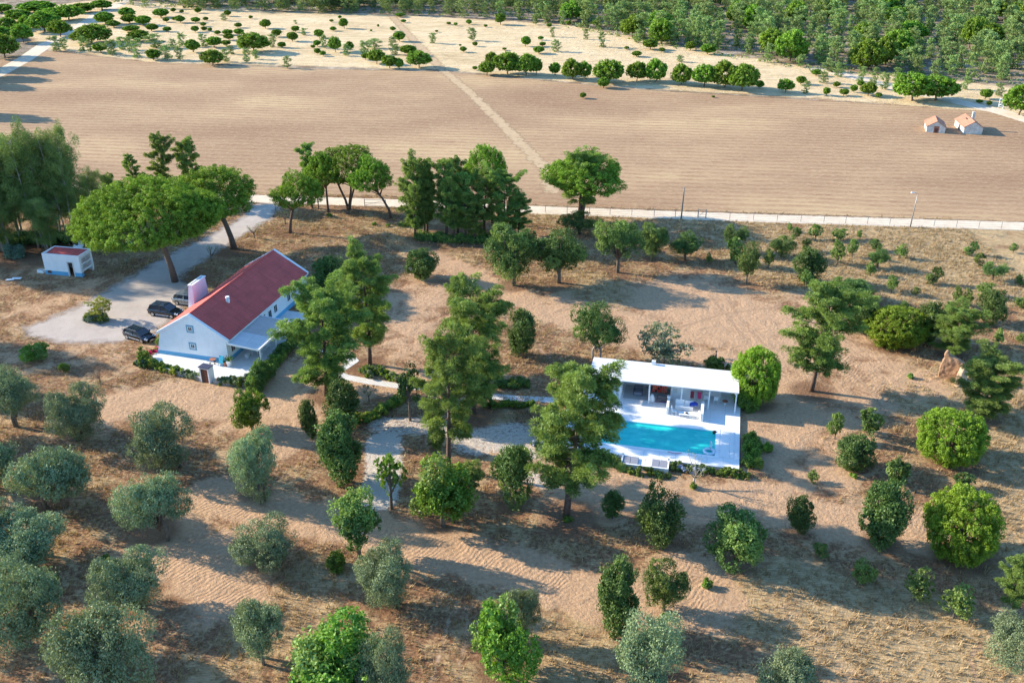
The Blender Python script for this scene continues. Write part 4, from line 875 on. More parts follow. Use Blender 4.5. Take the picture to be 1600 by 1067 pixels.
m.box(XP0-cw, YP0-cw, .351, XP1+cw, YP0+.05, .392, WHITE); m.box(XP0-cw, YP1-.05, .351, XP1+cw, YP1+cw, .392, WHITE); m.box(XP0-cw, YP0+.05, .351, XP0+.05, YP1-.05, .392, WHITE); m.box(XP1-.05, YP0+.05, .351, XP1+cw, YP1-.05, .392, WHITE); m.build('coping', t)
wm = bpy.data.materials.new('pool_water'); wm.use_nodes = True; n = wm.node_tree; n.nodes.remove(n.nodes['Principled BSDF'])
tb = nd(n, 'ShaderNodeBsdfTransparent'); tb.inputs[0].default_value = (.10, .88, .85, 1); gl = nd(n, 'ShaderNodeBsdfGlossy'); gl.inputs['Roughness'].default_value = .03
fz = nd(n, 'ShaderNodeFresnel'); fz.inputs[0].default_value = 1.33; bp = nd(n, 'ShaderNodeBump'); bp.inputs['Distance'].default_value = .05; n.links.new(noise(n, mapping(n, objco(n), (1, 2, 1)), 2.2, 4, .6, .6), bp.inputs['Height'])
n.links.new(bp.outputs[0], gl.inputs['Normal']); n.links.new(bp.outputs[0], fz.inputs['Normal'])
df = nd(n, 'ShaderNodeBsdfDiffuse'); n.links.new(ramp(n, noise(n, mapping(n, objco(n), (1, 1.6, 1)), .8, 5, .7, .8), [(.35, (.0, .66, .60)), (.7, (.08, .95, .82))]), df.inputs[0])
ms0 = nd(n, 'ShaderNodeMixShader'); ms0.inputs[0].default_value = .7; n.links.new(tb.outputs[0], ms0.inputs[1]); n.links.new(df.outputs[0], ms0.inputs[2])
ms = nd(n, 'ShaderNodeMixShader'); n.links.new(fz.outputs[0], ms.inputs[0]); n.links.new(ms0.outputs[0], ms.inputs[1]); n.links.new(gl.outputs[0], ms.inputs[2]); n.links.new(ms.outputs[0], n.nodes['Material Output'].inputs[0])
m = MB(); m.add([(XP0+w_, YP0+w_, .22), (XP1-w_, YP0+w_, .22), (XP1-w_, YP1-w_, .22), (XP0+w_, YP1-w_, .22)], [(0, 1, 2, 3)], wm); m.build('water', t)
t = pthing('pool_cover_box', -1.15, 4.3, 'flat white board panel on the terrace right of the pool', 'panel', .351); m = MB(); m.box(-.75, -2.45, 0, .12, 2.6, .05, WOODW); m.box(.15, -2.45, 0, .55, 2.6, .045, WOODW); m.build('panel', t)
t = pthing('pool_skimmer', -2.62, 6.55, 'small black pump floating at the far right pool corner', 'pump', .22); m = MB(); m.tube([(0, 0, -.1), (0, 0, .2)], [.24, .2], BLACK, 14); m.tube([(0, 0, .2), (0, 0, .27)], .12, BLACK, 12); m.build('pump_body', t)
t = pthing('inflatable_float', -3.05, 2.6, 'pale clear inflatable swan float at the near right pool corner', 'float', .24)
FLO = simple('clear_vinyl', (.62, .72, .80), .2, .08, 4, spec=.7)
def torus_pts(r, z, n_=24): return [(r*math.cos(6.2832*i/n_), r*math.sin(6.2832*i/n_), z) for i in range(n_+1)]
m = MB(); m.tube(torus_pts(.5, .12), .16, FLO, 10, False); m.build('ring', t, True)
m = MB(); m.tube([(.1, .45, .2), (.16, .62, .5), (.12, .66, .85), (.1, .5, 1.0), (.12, .36, .95)], [.13, .11, .09, .09, .05], FLO, 9); m.build('neck', t, True)
m = MB(); m.tube([(-.45, 0, .2), (-.6, -.1, .4)], [.12, .04], FLO, 8); m.tube([(.45, 0, .2), (.62, -.1, .38)], [.12, .04], FLO, 8); m.build('wing', t, True)
m = MB(); m.tube([(-.7 + 1.4*i/12, -.10*math.sin(math.pi*i/12)*2, .02) for i in range(13)], .025, HOSE, 6); hs_ = m.build('pool_noodle'); hs_.location = pthing('x', -6.5, 1.62, 'x', 'x', .40).location
bpy.data.objects.remove(bpy.data.objects['x']); hs_.rotation_euler = (0, 0, PR); tag(hs_, 'thin red curved hose lying on the near pool edge', 'hose')
# day bed box in front of the pool
t = pthing('sunken_daybed', -9.3, -.85, 'white boxed daybed platform projecting from the terrace front', 'daybed', 0)
m = MB(); m.box(-2.4, -.95, -.1, 2.4, .84, .32, WHITE); m.box(-2.4, -.95, .32, 2.4, -.80, .55, WHITE); m.box(-2.4, -.80, .32, -2.25, .84, .55, WHITE); m.box(2.25, -.80, .32, 2.4, .84, .55, WHITE); m.box(-.08, -.8, .32, -.02, .84, .34, WOODW); m.box(-2.4, .6, .55, -2.2, .84, .8, WHITE); m.box(2.2, .6, .55, 2.4, .84, .8, WHITE); m.build('base', t)
for nm_, xx in (('left', -1.45), ('right', 1.45)):
    q = pthing('mattress', -9.3+xx, -.85, 'grey mattress on the %s half of the white daybed' % nm_, 'mattress', .32); m = MB(); m.box(-.78, -.72, 0, -.01, .62, .16, GREYF); m.box(.01, -.72, 0, .78, .62, .16, GREYF); m.build('cushion', q, bevel=.04)
# pool house
t = pthing('pool_house', 0, 0, 'long low white pool house with an open veranda facing the pool', 'pool house', .35)
m = MB(); zt = 2.5
m.box(-16.8, 14.9, 0, -6.2, 15.1, zt+.08, WHITE); m.box(-16.8, 12.0, 0, -16.6, 14.9, zt, WHITE); m.box(-16.6, 12.0, 0, -13.2, 12.2, zt, WHITE); m.box(-13.4, 12.2, 0, -13.2, 14.9, zt, WHITE)
m.box(-7.75, 12.5, 0, -5.55, 12.7, zt, WHITE); m.box(-7.75, 12.7, 0, -7.6, 14.9, zt, WHITE); m.box(-5.7, 12.7, 0, -5.55, 14.9, zt, WHITE); m.box(-10.3, 13.4, 0, -10.1, 14.9, zt, WHITE)
m.box(-5.55, 14.9, 0, -.7, 15.1, .95, WHITE); m.build('wall', t)
m = MB(); m.prism([(-16.95, 10.8, 2.56), (-16.95, 15.45, 2.72), (-16.95, 15.45, 2.80), (-16.95, 10.8, 2.64)], (16.55, 0, 0), ROOFW); m.build('roof', t)
m = MB(); m.box(-16.95, 10.98, 2.44, -.45, 11.1, 2.558, WOODW); m.box(-16.95, 12.9, 2.5, -.5, 13.0, 2.62, WOODW)
for k in range(16): m.box(-16.1+k*1.02, 11.11, 2.46, -16.02+k*1.02, 12.89, 2.565, WOODW)
m.build('beams', t)
for x in (-16.6, -13.3, -10.05, -6.5, -3.5, -.62): m = MB(); m.box(x-.07, 10.98, 0, x+.07, 11.12, 2.44, WHITE); m.build('post', t)
for x in (-4.6, -3.6, -2.6, -1.6, -.75): m = MB(); m.box(x-.06, 14.93, .95, x+.06, 15.07, 2.6, WHITE); m.build('post', t)
m = MB(); m.box(-10.25, 15.0, 2.79, -9.8, 15.35, 3.25, WHITE); m.build('chimney', t)
m = MB(); m.box(-12.6, 12.5+2.3, .4, -11.0, 14.9-.001, 1.7, GREYF); m.build('wall_niche', t)
m = MB(); m.box(-15.9, 11.93, 0, -15.0, 11.99, 2.05, DKW); m.build('door', t)
m = MB(); m.box(-7.55, 12.47, .9, -7.05, 12.49, 1.5, CONC); m.build('wall_panel', t)
m = MB(); m.box(-13.0, 11.6, .001, -7.9, 14.8, .012, simple('grey_floor_tiles', (.40, .42, .43), .5, .1, 2)); m.build('floor_tiles', t)
# things in the veranda
t = pthing('grey_sofa', -8.45, 12.0, 'dark grey sofa in front of the orange throw in the pool house', 'sofa'); SOF = simple('dark_upholstery', (.10, .10, .11), .95, .1, 9)
m = MB(); m.box(-.7, -.4, .12, .7, .4, .42, SOF); m.build('seat', t, bevel=.04); m = MB(); m.box(-.7, -.45, .2, .7, -.25, .85, SOF); m.build('backrest', t, bevel=.05)
t = pthing('hanging_throw', -9.0, 12.65, 'orange red patterned throw hanging in the middle bay of the pool house', 'throw', .35)
m = MB()
for i in range(6):
    for j in range(4): m.hexa([(-.8+i*.27, 0, .6+j*.35), (-.55+i*.27, 0, .6+j*.35), (-.55+i*.27, .04, .6+j*.35), (-.8+i*.27, .04, .6+j*.35), (-.8+i*.27, 0, .93+j*.35), (-.55+i*.27, -.02*(i % 2), .93+j*.35), (-.55+i*.27, .04, .93+j*.35), (-.8+i*.27, .04, .93+j*.35)], [REDC, REDC, TERRA, BLACK, REDC][(i*3+j*2) % 5])
m.build('cloth', t)
t = pthing('armchair', -11.4, 12.8, 'grey wicker armchair in the left bay of the pool house', 'armchair'); m = MB(); m.box(-.45, -.4, .1, .45, .4, .42, GREYF); m.build('seat', t, bevel=.04); m = MB(); m.box(-.5, .3, .3, .5, .48, 1.0, SOF); m.box(-.55, -.4, .1, -.4, .4, .65, SOF); m.box(.4, -.4, .1, .55, .4, .65, SOF); m.build('backrest', t, bevel=.04)
t = pthing('floor_mat', -8.6, 11.75, 'pink and violet mat on the floor at the veranda edge', 'mat', .363); m = MB(); m.box(-.9, -.25, 0, .9, .3, .03, simple('violet_mat', (.30, .18, .32), .9, .3, 5)); m.build('mat', t)
t = pthing('bean_bag', -9.75, 11.75, 'white low seat leaning on the post of the pool house', 'seat'); m = MB(); m.tube([(0, 0, 0), (0, 0, .2), (0, 0, .45), (.05, .05, .8)], [.38, .42, .3, .12], WHITE, 14); m.build('cushion', t, True)
t = pthing('wire_basket', -9.05, 11.55, 'round grey wire basket beside the white low seat', 'basket')
m = MB(); 
for z, r_ in ((.02, .22), (.2, .32), (.42, .34)): m.tube(torus_pts(r_, z, 14), .015, STEEL, 4, False)
for k in range(10): a = k*.628; m.tube([(.22*math.cos(a), .22*math.sin(a), .02), (.34*math.cos(a), .34*math.sin(a), .42)], .012, STEEL, 4)
m.build('basket_body', t)
for i, (x, lab, mt) in enumerate(((-5.35, 'dark crimson towel hanging left in the open veranda', simple('crimson_towel', (.20, .015, .03), .9, .2, 7)), (-4.55, 'magenta swim towel hanging right in the open veranda', PINKC))):
    t = pthing('hanging_towel', x, 11.6, lab, 'towel', .35+1.0); m = MB()
    for k in range(5): m.box(-.2+k*.08, -.02+.03*(k % 2), -.05*(k % 3), -.125+k*.08, .01+.03*(k % 2), .80, mt)
    m.build('cloth', t)
t = pthing('dining_table', -3.2, 13.5, 'white dining table in the open right veranda', 'table'); table(t, 2.0, .9, .75, WOODW)
for i, (x, y, r_, w_) in enumerate(((-3.8, 12.8, math.pi, 'near left'), (-2.7, 12.8, math.pi, 'near right'), (-3.8, 14.2, 0, 'far left'), (-2.7, 14.2, 0, 'far right'))):
    chair(pthing('dining_chair', x, y, 'white chair at the %s side of the veranda table' % w_, 'chair', .35, r_, 'veranda dining chairs'), WOODW)
t = pthing('picnic_platter', -1.7, 12.6, 'round reddish tray on a low white stand at the veranda end', 'tray'); m = MB(); m.tube([(0, 0, 0), (0, 0, .4)], .12, WOODW, 10); m.build('stand', t); m = MB(); m.tube([(0, 0, .4), (0, 0, .46)], [.3, .33], TERRA, 18); m.build('tray', t)
# sunken lounge in front
t = pthing('terrace_wall', -7.85, 10.2, 'low white masonry wall left of the outdoor sofa', 'wall'); m = MB(); m.box(-.14, -1.15, 0, .14, 1.15, .95, WHITE); m.build('wall', t, bevel=.03); m = MB(); m.box(-.2, .8, .95, .2, 1.2, 1.15, WHITE); m.build('cap', t, bevel=.05)
t = pthing('terrace_wall', -4.1, 9.7, 'low white masonry wall right of the outdoor sofa', 'wall'); m = MB(); m.box(-.16, -1.35, 0, .16, 1.35, 1.0, WHITE); m.build('wall', t, bevel=.03)
t = pthing('wall_tap', -3.85, 9.9, 'small grey tap on the right terrace wall', 'tap', .35); m = MB(); m.tube([(-.09, 0, .5), (.1, 0, .5), (.14, 0, .38)], .03, STEEL, 6); m.build('spout', t)
t = pthing('outdoor_sofa', -6.1, 10.7, 'white cushioned outdoor sofa with its back to the pool house', 'sofa')
m = MB(); m.box(-1.0, -.4, .08, 1.0, .42, .32, WOODW); m.build('frame', t); m = MB(); m.box(-.98, -.38, .32, -.01, .3, .46, WHITE); m.box(.01, -.38, .32, .98, .3, .46, WHITE); m.build('seat_cushion', t, bevel=.04)
m = MB(); m.box(-1.0, .25, .46, -.02, .45, .98, WHITE); m.box(.02, .25, .46, 1.0, .45, .92, WHITE); m.build('backrest', t, bevel=.05)
t = pthing('towel', -5.1, 10.85, 'crumpled blue towel thrown over the end of the white sofa', 'towel', .35+.47)
m = MB(); rr = random.Random(4); gx_ = [[(i*.11-.42, j*.11-.38, .30*math.exp(-((i-4)**2+(j-4)**2)*.05) + rr.uniform(0, .14)) for i in range(9)] for j in range(8)]
m.add([p for r_ in gx_ for p in r_], [(j*9+i, j*9+i+1, (j+1)*9+i+1, (j+1)*9+i) for j in range(7) for i in range(8)], BLUEC); tw = m.build('cloth', t, True); s_ = tw.modifiers.new('thick', 'SOLIDIFY'); s_.thickness = .03
t = pthing('coffee_table', -5.9, 9.1, 'low white slatted coffee table in front of the sofa', 'table'); table(t, 1.35, .7, .38, WHITE)
t = pthing('black_bowl', -5.75, 9.1, 'small black bowl on the low white coffee table', 'bowl', .35+.38); m = MB(); m.tube([(0, 0, 0), (0, 0, .08)], [.08, .17], BLACK, 16); m.build('bowl_body', t)
for i, (x, y, r_, lab) in enumerate(((-4.75, 9.0, -math.pi/2, 'white lounge chair between the coffee table and right wall'), (-7.1, 9.3, math.pi/2, 'small white chair at the left end of the coffee table'))):
    chair(pthing('lounge_chair', x, y, lab, 'chair', .35, r_), WHITE)

# garden path
gp = px((452,520),(487,540),(512,548),(537,549),(553,564),(524,583),(540,589),(575,596),(630,604),(690,607),(752,618),(800,622),(866,625)); pm, n, b = new_mat('path_slabs'); o = geopos(n)
br = nd(n, 'ShaderNodeTexBrick'); br.inputs['Scale'].default_value = 1.2; br.inputs['Mortar Size'].default_value = .03; n.links.new(mapping(n, o, (1, 1, 1), (0, 0, .2)), br.inputs['Vector'])
for k, c in (('Color1', (.74, .72, .68)), ('Color2', (.64, .62, .58)), ('Mortar', (.40, .34, .27))): br.inputs[k].default_value = (*c, 1)
n.links.new(br.outputs[0], b.inputs['Base Color']); b.inputs['Roughness'].default_value = .9; ragged(pm, n, b, 3, .3, .4, .5)
soft_sheet('garden_path', ribbon_field(gp, 1.15, .35), *ext(gp, 2), .22, .013, pm, 'narrow white slab path from the farmhouse to the pool terrace')

# ------------------------------------------------------------------ far ruins, earth ruin, poles, fences
def cottage(p0, p1, D, he, hr, label, chim=False, hole=False):
    r = dirf(p0, p1); Wc = (p1-p0).length; t = thing('ruined_cottage', p0, r, label, 'cottage', 'ruined cottages in the ploughed field')
    m = MB(); m.prism([(0, 0, -.2), (Wc, 0, -.2), (Wc, 0, he), (Wc/2, 0, hr), (0, 0, he)], (0, D, 0), RUIN); m.build('wall', t)
    for a, b_ in (((-.2, he-.12), (Wc/2, hr+.02)), ((Wc+.2, he-.12), (Wc/2, hr+.02))):
        m = MB(); m.prism([(a[0], -.15, a[1]), (b_[0], -.15, b_[1]), (b_[0], -.15, b_[1]+.12), (a[0], -.15, a[1]+.12)], (0, D+.3, 0), ROOFO); m.build('roof_slope', t)
    m = MB()
    if hole: m.box(Wc*.38, -.02, 0, Wc*.66, 0.0, 1.5, TERRA); m.box(Wc*.44, -.05, 0, Wc*.60, -.021, 1.0, DKW)
    else: m.box(-.02, D*.4, 0, -.001, D*.55, 1.3, DKW); m.box(Wc*.30, D*.45, hr-.3, Wc*.42, D*.62, hr-.16, DKW)
    m.build('doorway', t)
    if chim: m = MB(); m.box(Wc*.62, D*.55, hr-.8, Wc*.62+.55, D*.55+.55, hr+1.3, RUIN); m.build('chimney', t, bevel=.05)
cottage(at(1447, 207), at(1476, 209), 5.5, 1.35, 2.5, 'left ruined cottage with an orange tiled roof and a bricked doorway', hole=True)
cottage(at(1505, 209.5), at(1534, 210.5), 7.5, 1.5, 2.7, 'right ruined cottage with an orange tiled roof and a chimney', chim=True)
def slab_wall(t, name, outline, th, mat, seed):
    m = MB(); m.prism([(x, -th/2, z) for x, z in outline], (0, th, 0), mat); o = m.build(name, t)
    rm = o.modifiers.new('r', 'REMESH'); rm.mode = 'VOXEL'; rm.voxel_size = .09; rm.use_smooth_shade = True
    tx = bpy.data.textures.new('erosion', 'CLOUDS'); tx.noise_scale = .5; dm = o.modifiers.new('d', 'DISPLACE'); dm.texture = tx; dm.strength = .22; dm.texture_coords = 'GLOBAL'; return o
t = thing('earth_ruin', at(1484, 592), R(-28), 'tall crumbling rammed earth wall standing alone in dry grass', 'ruin')
slab_wall(t, 'tall_wall', [(-1.25, -.2), (1.1, -.2), (1.5, 1.0), (1.25, 2.3), (.6, 2.75), (-.55, 3.1), (-.7, 3.5), (-.95, 3.6), (-1.15, 3.1), (-1.1, 2.6), (-1.35, 1.2)], .6, ADOBE, 1)
t2 = thing('earth_ruin', at(1500, 600), R(40), 'lower pale rammed earth wall stump beside the tall one', 'ruin')
slab_wall(t2, 'low_wall', [(-.9, -.2), (1.1, -.2), (1.0, 1.6), (.55, 2.1), (-.3, 2.3), (-.75, 1.7)], .55, simple('pale_rammed_earth', (.48, .34, .23), 1, .25, 2.2, .06), 2)
t = thing('street_lamp', at(1422, 355), 0, 'tall thin grey street lamp beside the pale dirt road', 'street lamp'); hp = hgt(1422, 355, 303)
m = MB(); m.tube([(0, 0, -.2), (.12, 0, hp*.6), (.2, 0, hp)], [.11, .08, .06], STEEL, 10); m.build('pole', t, True); m = MB(); m.tube([(.2, 0, hp-.05), (-.2, -.1, hp+.22), (-.5, -.15, hp+.25)], .04, STEEL, 6); m.build('arm', t); m = MB(); m.tube([(-.45, -.14, hp+.24), (-1.0, -.2, hp+.27)], [.09, .13], WHITE, 8); m.build('lamp_head', t)
t = thing('utility_pole', at(1064, 344), 0, 'plain dark wooden pole beside the pale dirt road', 'pole'); hp = hgt(1064, 344, 292)
m = MB(); m.tube([(0, 0, -.2), (.15, 0, hp)], [.14, .09], POLE, 10); m.build('pole', t, True); m = MB(); m.tube([(-.1, 0, hp-.3), (-.45, 0, hp-.1)], .035, STEEL, 5); m.build('bracket', t)
def wire_fence(pts_px, h, label, gate=None, rail=.014, gap=None):
    G = [at(*p) for p in pts_px]; t = thing('wire_fence', G[0], 0, label, 'fence')
    for g in G: m = MB(); q = g-G[0]; m.tube([q + Vector((0, 0, -.1)), q + Vector((0, 0, h))], .05, STEEL, 6); m.build('post', t)
    m = MB()
    for a, b_ in zip(G[:-1], G[1:]):
        for z in (.3, .65, 1.0, h-.08): m.tube([a-G[0]+Vector((0, 0, z)), b_-G[0]+Vector((0, 0, z))], rail, STEEL, 4, False)
    m.build('wires', t); return t
fx = [852,886,921,953,987,1022,1055,1090]; wire_fence([(x, 331.5+(x-830)*.0355) for x in fx], 1.35, 'thin post and wire fence from the big pine to the small gate')
fx = [1103,1140,1177,1214,1251,1287,1321,1355,1390,1422.6,1459,1494,1529,1564,1599,1636]; wire_fence([(x, 331.5+(x-830)*.0355) for x in fx], 1.35, 'thin post and wire fence right of the small gate along the road')
def field_gate(a, b_, h, label):
    A, B = at(*a), at(*b_); t = thing('field_gate', A, dirf(A, B), label, 'gate'); w = (B-A).length; m = MB()
    for x in (0, w): m.tube([(x, 0, -.1), (x, 0, h)], .07, STEEL, 6)
    for z in (.25, .7, h-.1): m.tube([(0, 0, z), (w, 0, z)], .035, STEEL, 5)
    m.tube([(0, 0, .25), (w, 0, h-.1)], .03, STEEL, 5); m.build('gate_frame', t)
field_gate((1090.5, 341), (1102.5, 341.4), 1.6, 'small grey gate in the roadside fence next to the wooden pole')
field_gate((570, 323), (603, 324), 1.4, 'grey tubular gate and rail beside the leaning umbrella pine')
field_gate((431, 330), (442, 331), 1.7, 'grey gate standing open at the start of the gravel driveway')
field_gate((1560, 168), (1567, 170), 2.2, 'tiny white gate frame at the far right road')
for o in bpy.data.objects:
    if o.name.startswith('gate_frame') and o.parent and 'tiny' in o.parent.get('label', ''): o.data = o.data.copy(); o.data.materials[0] = WHITE

# ------------------------------------------------------------------ people behind the pool house
def person(loc, rz, joints, label, shirt, skin_=None):
    """one continuous skinned body; joints: name -> (x, y, z, r)"""
    t = thing('person', loc, rz, label, 'person')
    J = joints; E_ = [('pel','che'),('che','nek'),('nek','hed'),('hed','top'),('che','shL'),('shL','elL'),('elL','haL'),('che','shR'),('shR','elR'),('elR','haR'),('pel','hiL'),('hiL','knL'),('knL','anL'),('anL','toL'),('pel','hiR'),('hiR','knR'),('knR','anR'),('anR','toR')]
    nm_ = ['pel'] + [k for k in J if k != 'pel']; vs = [J[k][:3] for k in nm_]; es = [(nm_.index(a), nm_.index(b_)) for a, b_ in E_]
    for h_ in ('haL', 'haR'):                          # five fingers each
        hp_ = Vector(J[h_][:3]); e_ = Vector(J['el'+h_[-1]][:3]); d = (hp_-e_).normalized(); s = d.orthogonal().normalized()
        for k in range(5):
            q = hp_ + d*(.10 - .012*abs(k-2) - (.04 if k == 4 else 0)) + s*(k-2)*.02; vs.append(tuple(q)); nm_.append(h_+str(k)); J[h_+str(k)] = (*q, .009); es.append((nm_.index(h_), len(vs)-1))
    me = bpy.data.meshes.new('body'); me.from_pydata(vs, es, []); me.materials.append(skin_ or SKIN); o = inst('body', me, t)
    sk = o.modifiers.new('skin', 'SKIN'); sk.use_smooth_shade = True
    for i, k in enumerate(nm_): me.skin_vertices[0].data[i].radius = (J[k][3], J[k][3]); me.skin_vertices[0].data[i].use_root = (i == 0)
    ss = o.modifiers.new('s', 'SUBSURF'); ss.levels = ss.render_levels = 2
    h_, tp = Vector(J['hed'][:3]), Vector(J['top'][:3]); m = MB(); c_ = h_.lerp(tp, .6)
    m.tube([c_ + Vector((-.03, 0, -.05)), c_ + Vector((-.02, 0, .03)), c_ + Vector((0, 0, .11))], [.10, .115, .05], HAIR, 10); m.build('hair', t, True)
    m = MB(); p_, c2_ = Vector(J['pel'][:3]), Vector(J['che'][:3])
    for a_, b_ in ((J['hiL'], J['knL']), (J['hiR'], J['knR'])):
        A_, B_ = Vector(a_[:3]), Vector(b_[:3]); m.tube([A_ + Vector((0, 0, .06)), A_.lerp(B_, .75)], [.125, .10], shirt, 10, True)
    m.build('shorts', t, True); return t
stand = dict(pel=(0,0,.95,.13), che=(.02,0,1.28,.145), nek=(.02,0,1.48,.06), hed=(.05,0,1.58,.085), top=(.04,0,1.70,.08), shL=(.02,.19,1.42,.055), elL=(.10,.24,1.15,.045), haL=(.36,.18,1.20,.035), shR=(.02,-.19,1.42,.055), elR=(.10,-.24,1.15,.045), haR=(.36,-.12,1.18,.035),
    hiL=(0,.10,.88,.095), knL=(.03,.11,.50,.065), anL=(0,.11,.09,.045), toL=(.14,.12,.04,.04), hiR=(0,-.10,.88,.095), knR=(.06,-.11,.50,.065), anR=(.02,-.11,.09,.045), toR=(.16,-.12,.04,.04))
person(at(1117.5, 568), R(180), stand, 'bare chested standing person behind the dark bush, hands held forward', GREYF)
bend = dict(pel=(0,0,.92,.13), che=(.32,0,1.02,.14), nek=(.48,0,1.03,.06), hed=(.58,0,1.0,.085), top=(.69,0,.96,.08), shL=(.40,.19,.98,.055), elL=(.48,.22,.72,.045), haL=(.62,.14,.55,.035), shR=(.40,-.19,.98,.055), elR=(.48,-.22,.72,.045), haR=(.62,-.10,.52,.035),
    hiL=(-.02,.10,.84,.095), knL=(.03,.11,.47,.065), anL=(-.03,.11,.09,.045), toL=(.11,.12,.04,.04), hiR=(-.02,-.10,.84,.095), knR=(.0,-.12,.47,.065), anR=(-.06,-.12,.09,.045), toR=(.08,-.12,.04,.04))
person(at(1132, 579), R(150), bend, 'person bending forward into the dark bush behind the pool house', simple('pale_shorts', (.45, .42, .38), .9, .1, 9))

# ------------------------------------------------------------------ hedges and shrubs
def hedge(pts_px, w, h, mats, label, name='hedge', cat='hedge', dens=420, leaf=(.17, .10), seed=1, mix=.25, world=None, lump=.25, closed=False):
    rng = np.random.default_rng(seed); P = world or px(*pts_px); P = np.array([tuple(p)[:2] for p in P], float)
    if len(P) == 1: P = np.array([P[0] - [.01, 0], P[0] + [.01, 0]])
    seg = np.linalg.norm(np.diff(P, axis=0), axis=1); Lt = seg.sum(); cum = np.concatenate([[0], np.cumsum(seg)])
    nc = max(6, int((Lt + w*.8) * w * 13 * max(1, h*.9))); s = rng.uniform(-.15*w, Lt+.15*w, nc); i = np.clip(np.searchsorted(cum, s) - 1, 0, len(seg)-1)
    f = ((s - cum[i]) / np.maximum(seg[i], 1e-6))[:, None]; d = (P[i+1]-P[i]) / np.maximum(seg[i][:, None], 1e-6); c = P[i] + d * (s - cum[i])[:, None]
    nrm = np.stack([-d[:, 1], d[:, 0]], 1); off = rng.uniform(-1, 1, nc) * w * .42
    z = h * np.clip(rng.uniform(.25, 1.05, nc) * (1 - .35*(off/(w*.5))**2) * (1 + lump*np.sin(s*1.7 + seed)), .1, 1.3) - .12
    Cn = np.concatenate([c + nrm*off[:, None], z[:, None]], 1); o0 = np.array([P[0][0], P[0][1], 0]); Cn = Cn - o0
    tone = rng.uniform(0, 1, nc); rad = rng.uniform(.20, .38, nc) * min(1.2, max(.7, w*.6)); per = max(24, int(dens * .22))
    pick = rng.uniform(size=nc) < mix if len(mats) > 1 else np.zeros(nc, bool)
    parts = []
    for k, sel in ((0, ~pick), (1, pick)):
        if sel.sum():
            V, T = tufts(rng, Cn[sel], rad[sel], per, leaf[0], leaf[1], nb=.4, tone=tone[sel], up=.3); V[:, 2] = np.maximum(V[:, 2], .03); parts.append((V, T, k))
    o = inst(name, foliage_mesh(name, parts, mats)); o.location = tuple(o0); return tag(o, label, cat)
h_ = lambda *a: [tuple(hl(*p)) for p in a]
hedge(None, 1.25, .95, [L_HDG, L_YEL], 'clipped yellow green hedge along the near edge of the farmhouse patio', world=h_((-1.6, 10.6), (-3.3, 8.0), (-4.0, 4.5)), seed=2, mix=.55)
hedge(None, 1.2, 1.0, [L_OLV, L_GRN], 'grey green flowering bush just left of the white cabinet', 'shrub', 'shrub', world=h_((-4.0, 3.6), (-4.5, 1.6)), seed=3)
hedge(None, 1.0, .7, [L_OAK, L_AGA], 'dark leafy bush at the far left end of the patio hedge', 'shrub', 'shrub', world=h_((-3.2, 10.8), (-3.4, 9.0)), seed=31)
hedge(None, 1.4, .95, [L_OLV, L_HDG], 'grey green bushy hedge right of the white cabinet', world=h_((-4.5, -1.4), (-4.6, -4.2)), seed=4, mix=.4)
hedge(None, 1.7, 1.1, [L_HDG, L_YEL], 'broad hedge rising along the right side of the patio', world=h_((-4.2, -5.2), (-1.2, -5.6), (2.4, -5.5)), seed=5, mix=.35)
hedge(None, 1.5, 1.2, [L_OAK, L_HDG], 'dark ivy covered hedge in shade beside the patio', world=h_((2.6, -5.4), (7.5, -5.3), (9.5, -5.6)), seed=6)
hedge(None, .5, .9, [L_AGA], 'spiky agave standing at the patio corner', 'agave', 'plant', world=h_((-3.5, -4.4)), seed=7, leaf=(.5, .07), dens=260)
hedge(None, .6, .8, [L_OAK], 'small dark palm like bush by the low wall', 'shrub', 'shrub', world=h_((-4.1, -2.9)), seed=8, leaf=(.4, .06), dens=260)
hedge(((254, 531), (249, 541)), .7, 1.3, [L_HDG], 'green bush against the left corner of the gable', 'shrub', 'shrub', seed=9)
hedge(((232, 553), (240, 550), (246, 549)), .7, .8, [L_RED, L_HDG], 'magenta bougainvillea bush at the left corner of the farmhouse', 'flowering_bush', 'flowering bush', seed=10, mix=.3, leaf=(.12, .1))
t = plantT(218, 575, 543, 10, 'slim_pine', 'dark narrow leaning cypress at the left end of the patio hedge', name='cypress', tilt=(0, -.25), var=0)
hedge(((140, 499), (152, 503), (163, 500)), 2.0, 1.0, [L_AGA, L_HDG], 'low grey green shrubs ringing the island tree in the gravel yard', 'shrub', 'shrub', seed=12, mix=.4)
plantB(153, 497, 463, 44, 'fig', 'yellow green spreading little tree on the island in the gravel yard', var=0, name='island_tree')
PROTO['island'] = [(PROTO['fig'][0][0].copy(), *PROTO['fig'][0][1:])]; PROTO['island'][0][0].materials[0] = L_YEL
for o in bpy.data.objects:
    if o.name.startswith('crown') and o.parent and o.parent.name.startswith('island_tree'): o.data = PROTO['island'][0][0]
hedge(((578, 590), (565, 578), (600, 585), (625, 597), (655, 603)), 1.3, .8, [L_GRN, L_OLV], 'low leafy bed between the white path and the pine', 'shrub', 'shrub', seed=13, mix=.4)
hedge(((556, 662), (590, 650), (610, 636), (632, 622)), 1.5, .9, [L_HDG, L_YEL], 'yellow green hedge slanting beside the slender sapling', seed=14, mix=.5)
hedge(((755, 636), (780, 634), (800, 636), (832, 634)), 1.2, .6, [L_GRN, L_HDG], 'low green bed under the path near the little cypress', 'shrub', 'shrub', seed=15)
hedge(((778, 600), (800, 604), (822, 602)), 1.7, .8, [L_OAK, L_HDG], 'dark low bushes above the path left of the pool house', 'shrub', 'shrub', seed=16)
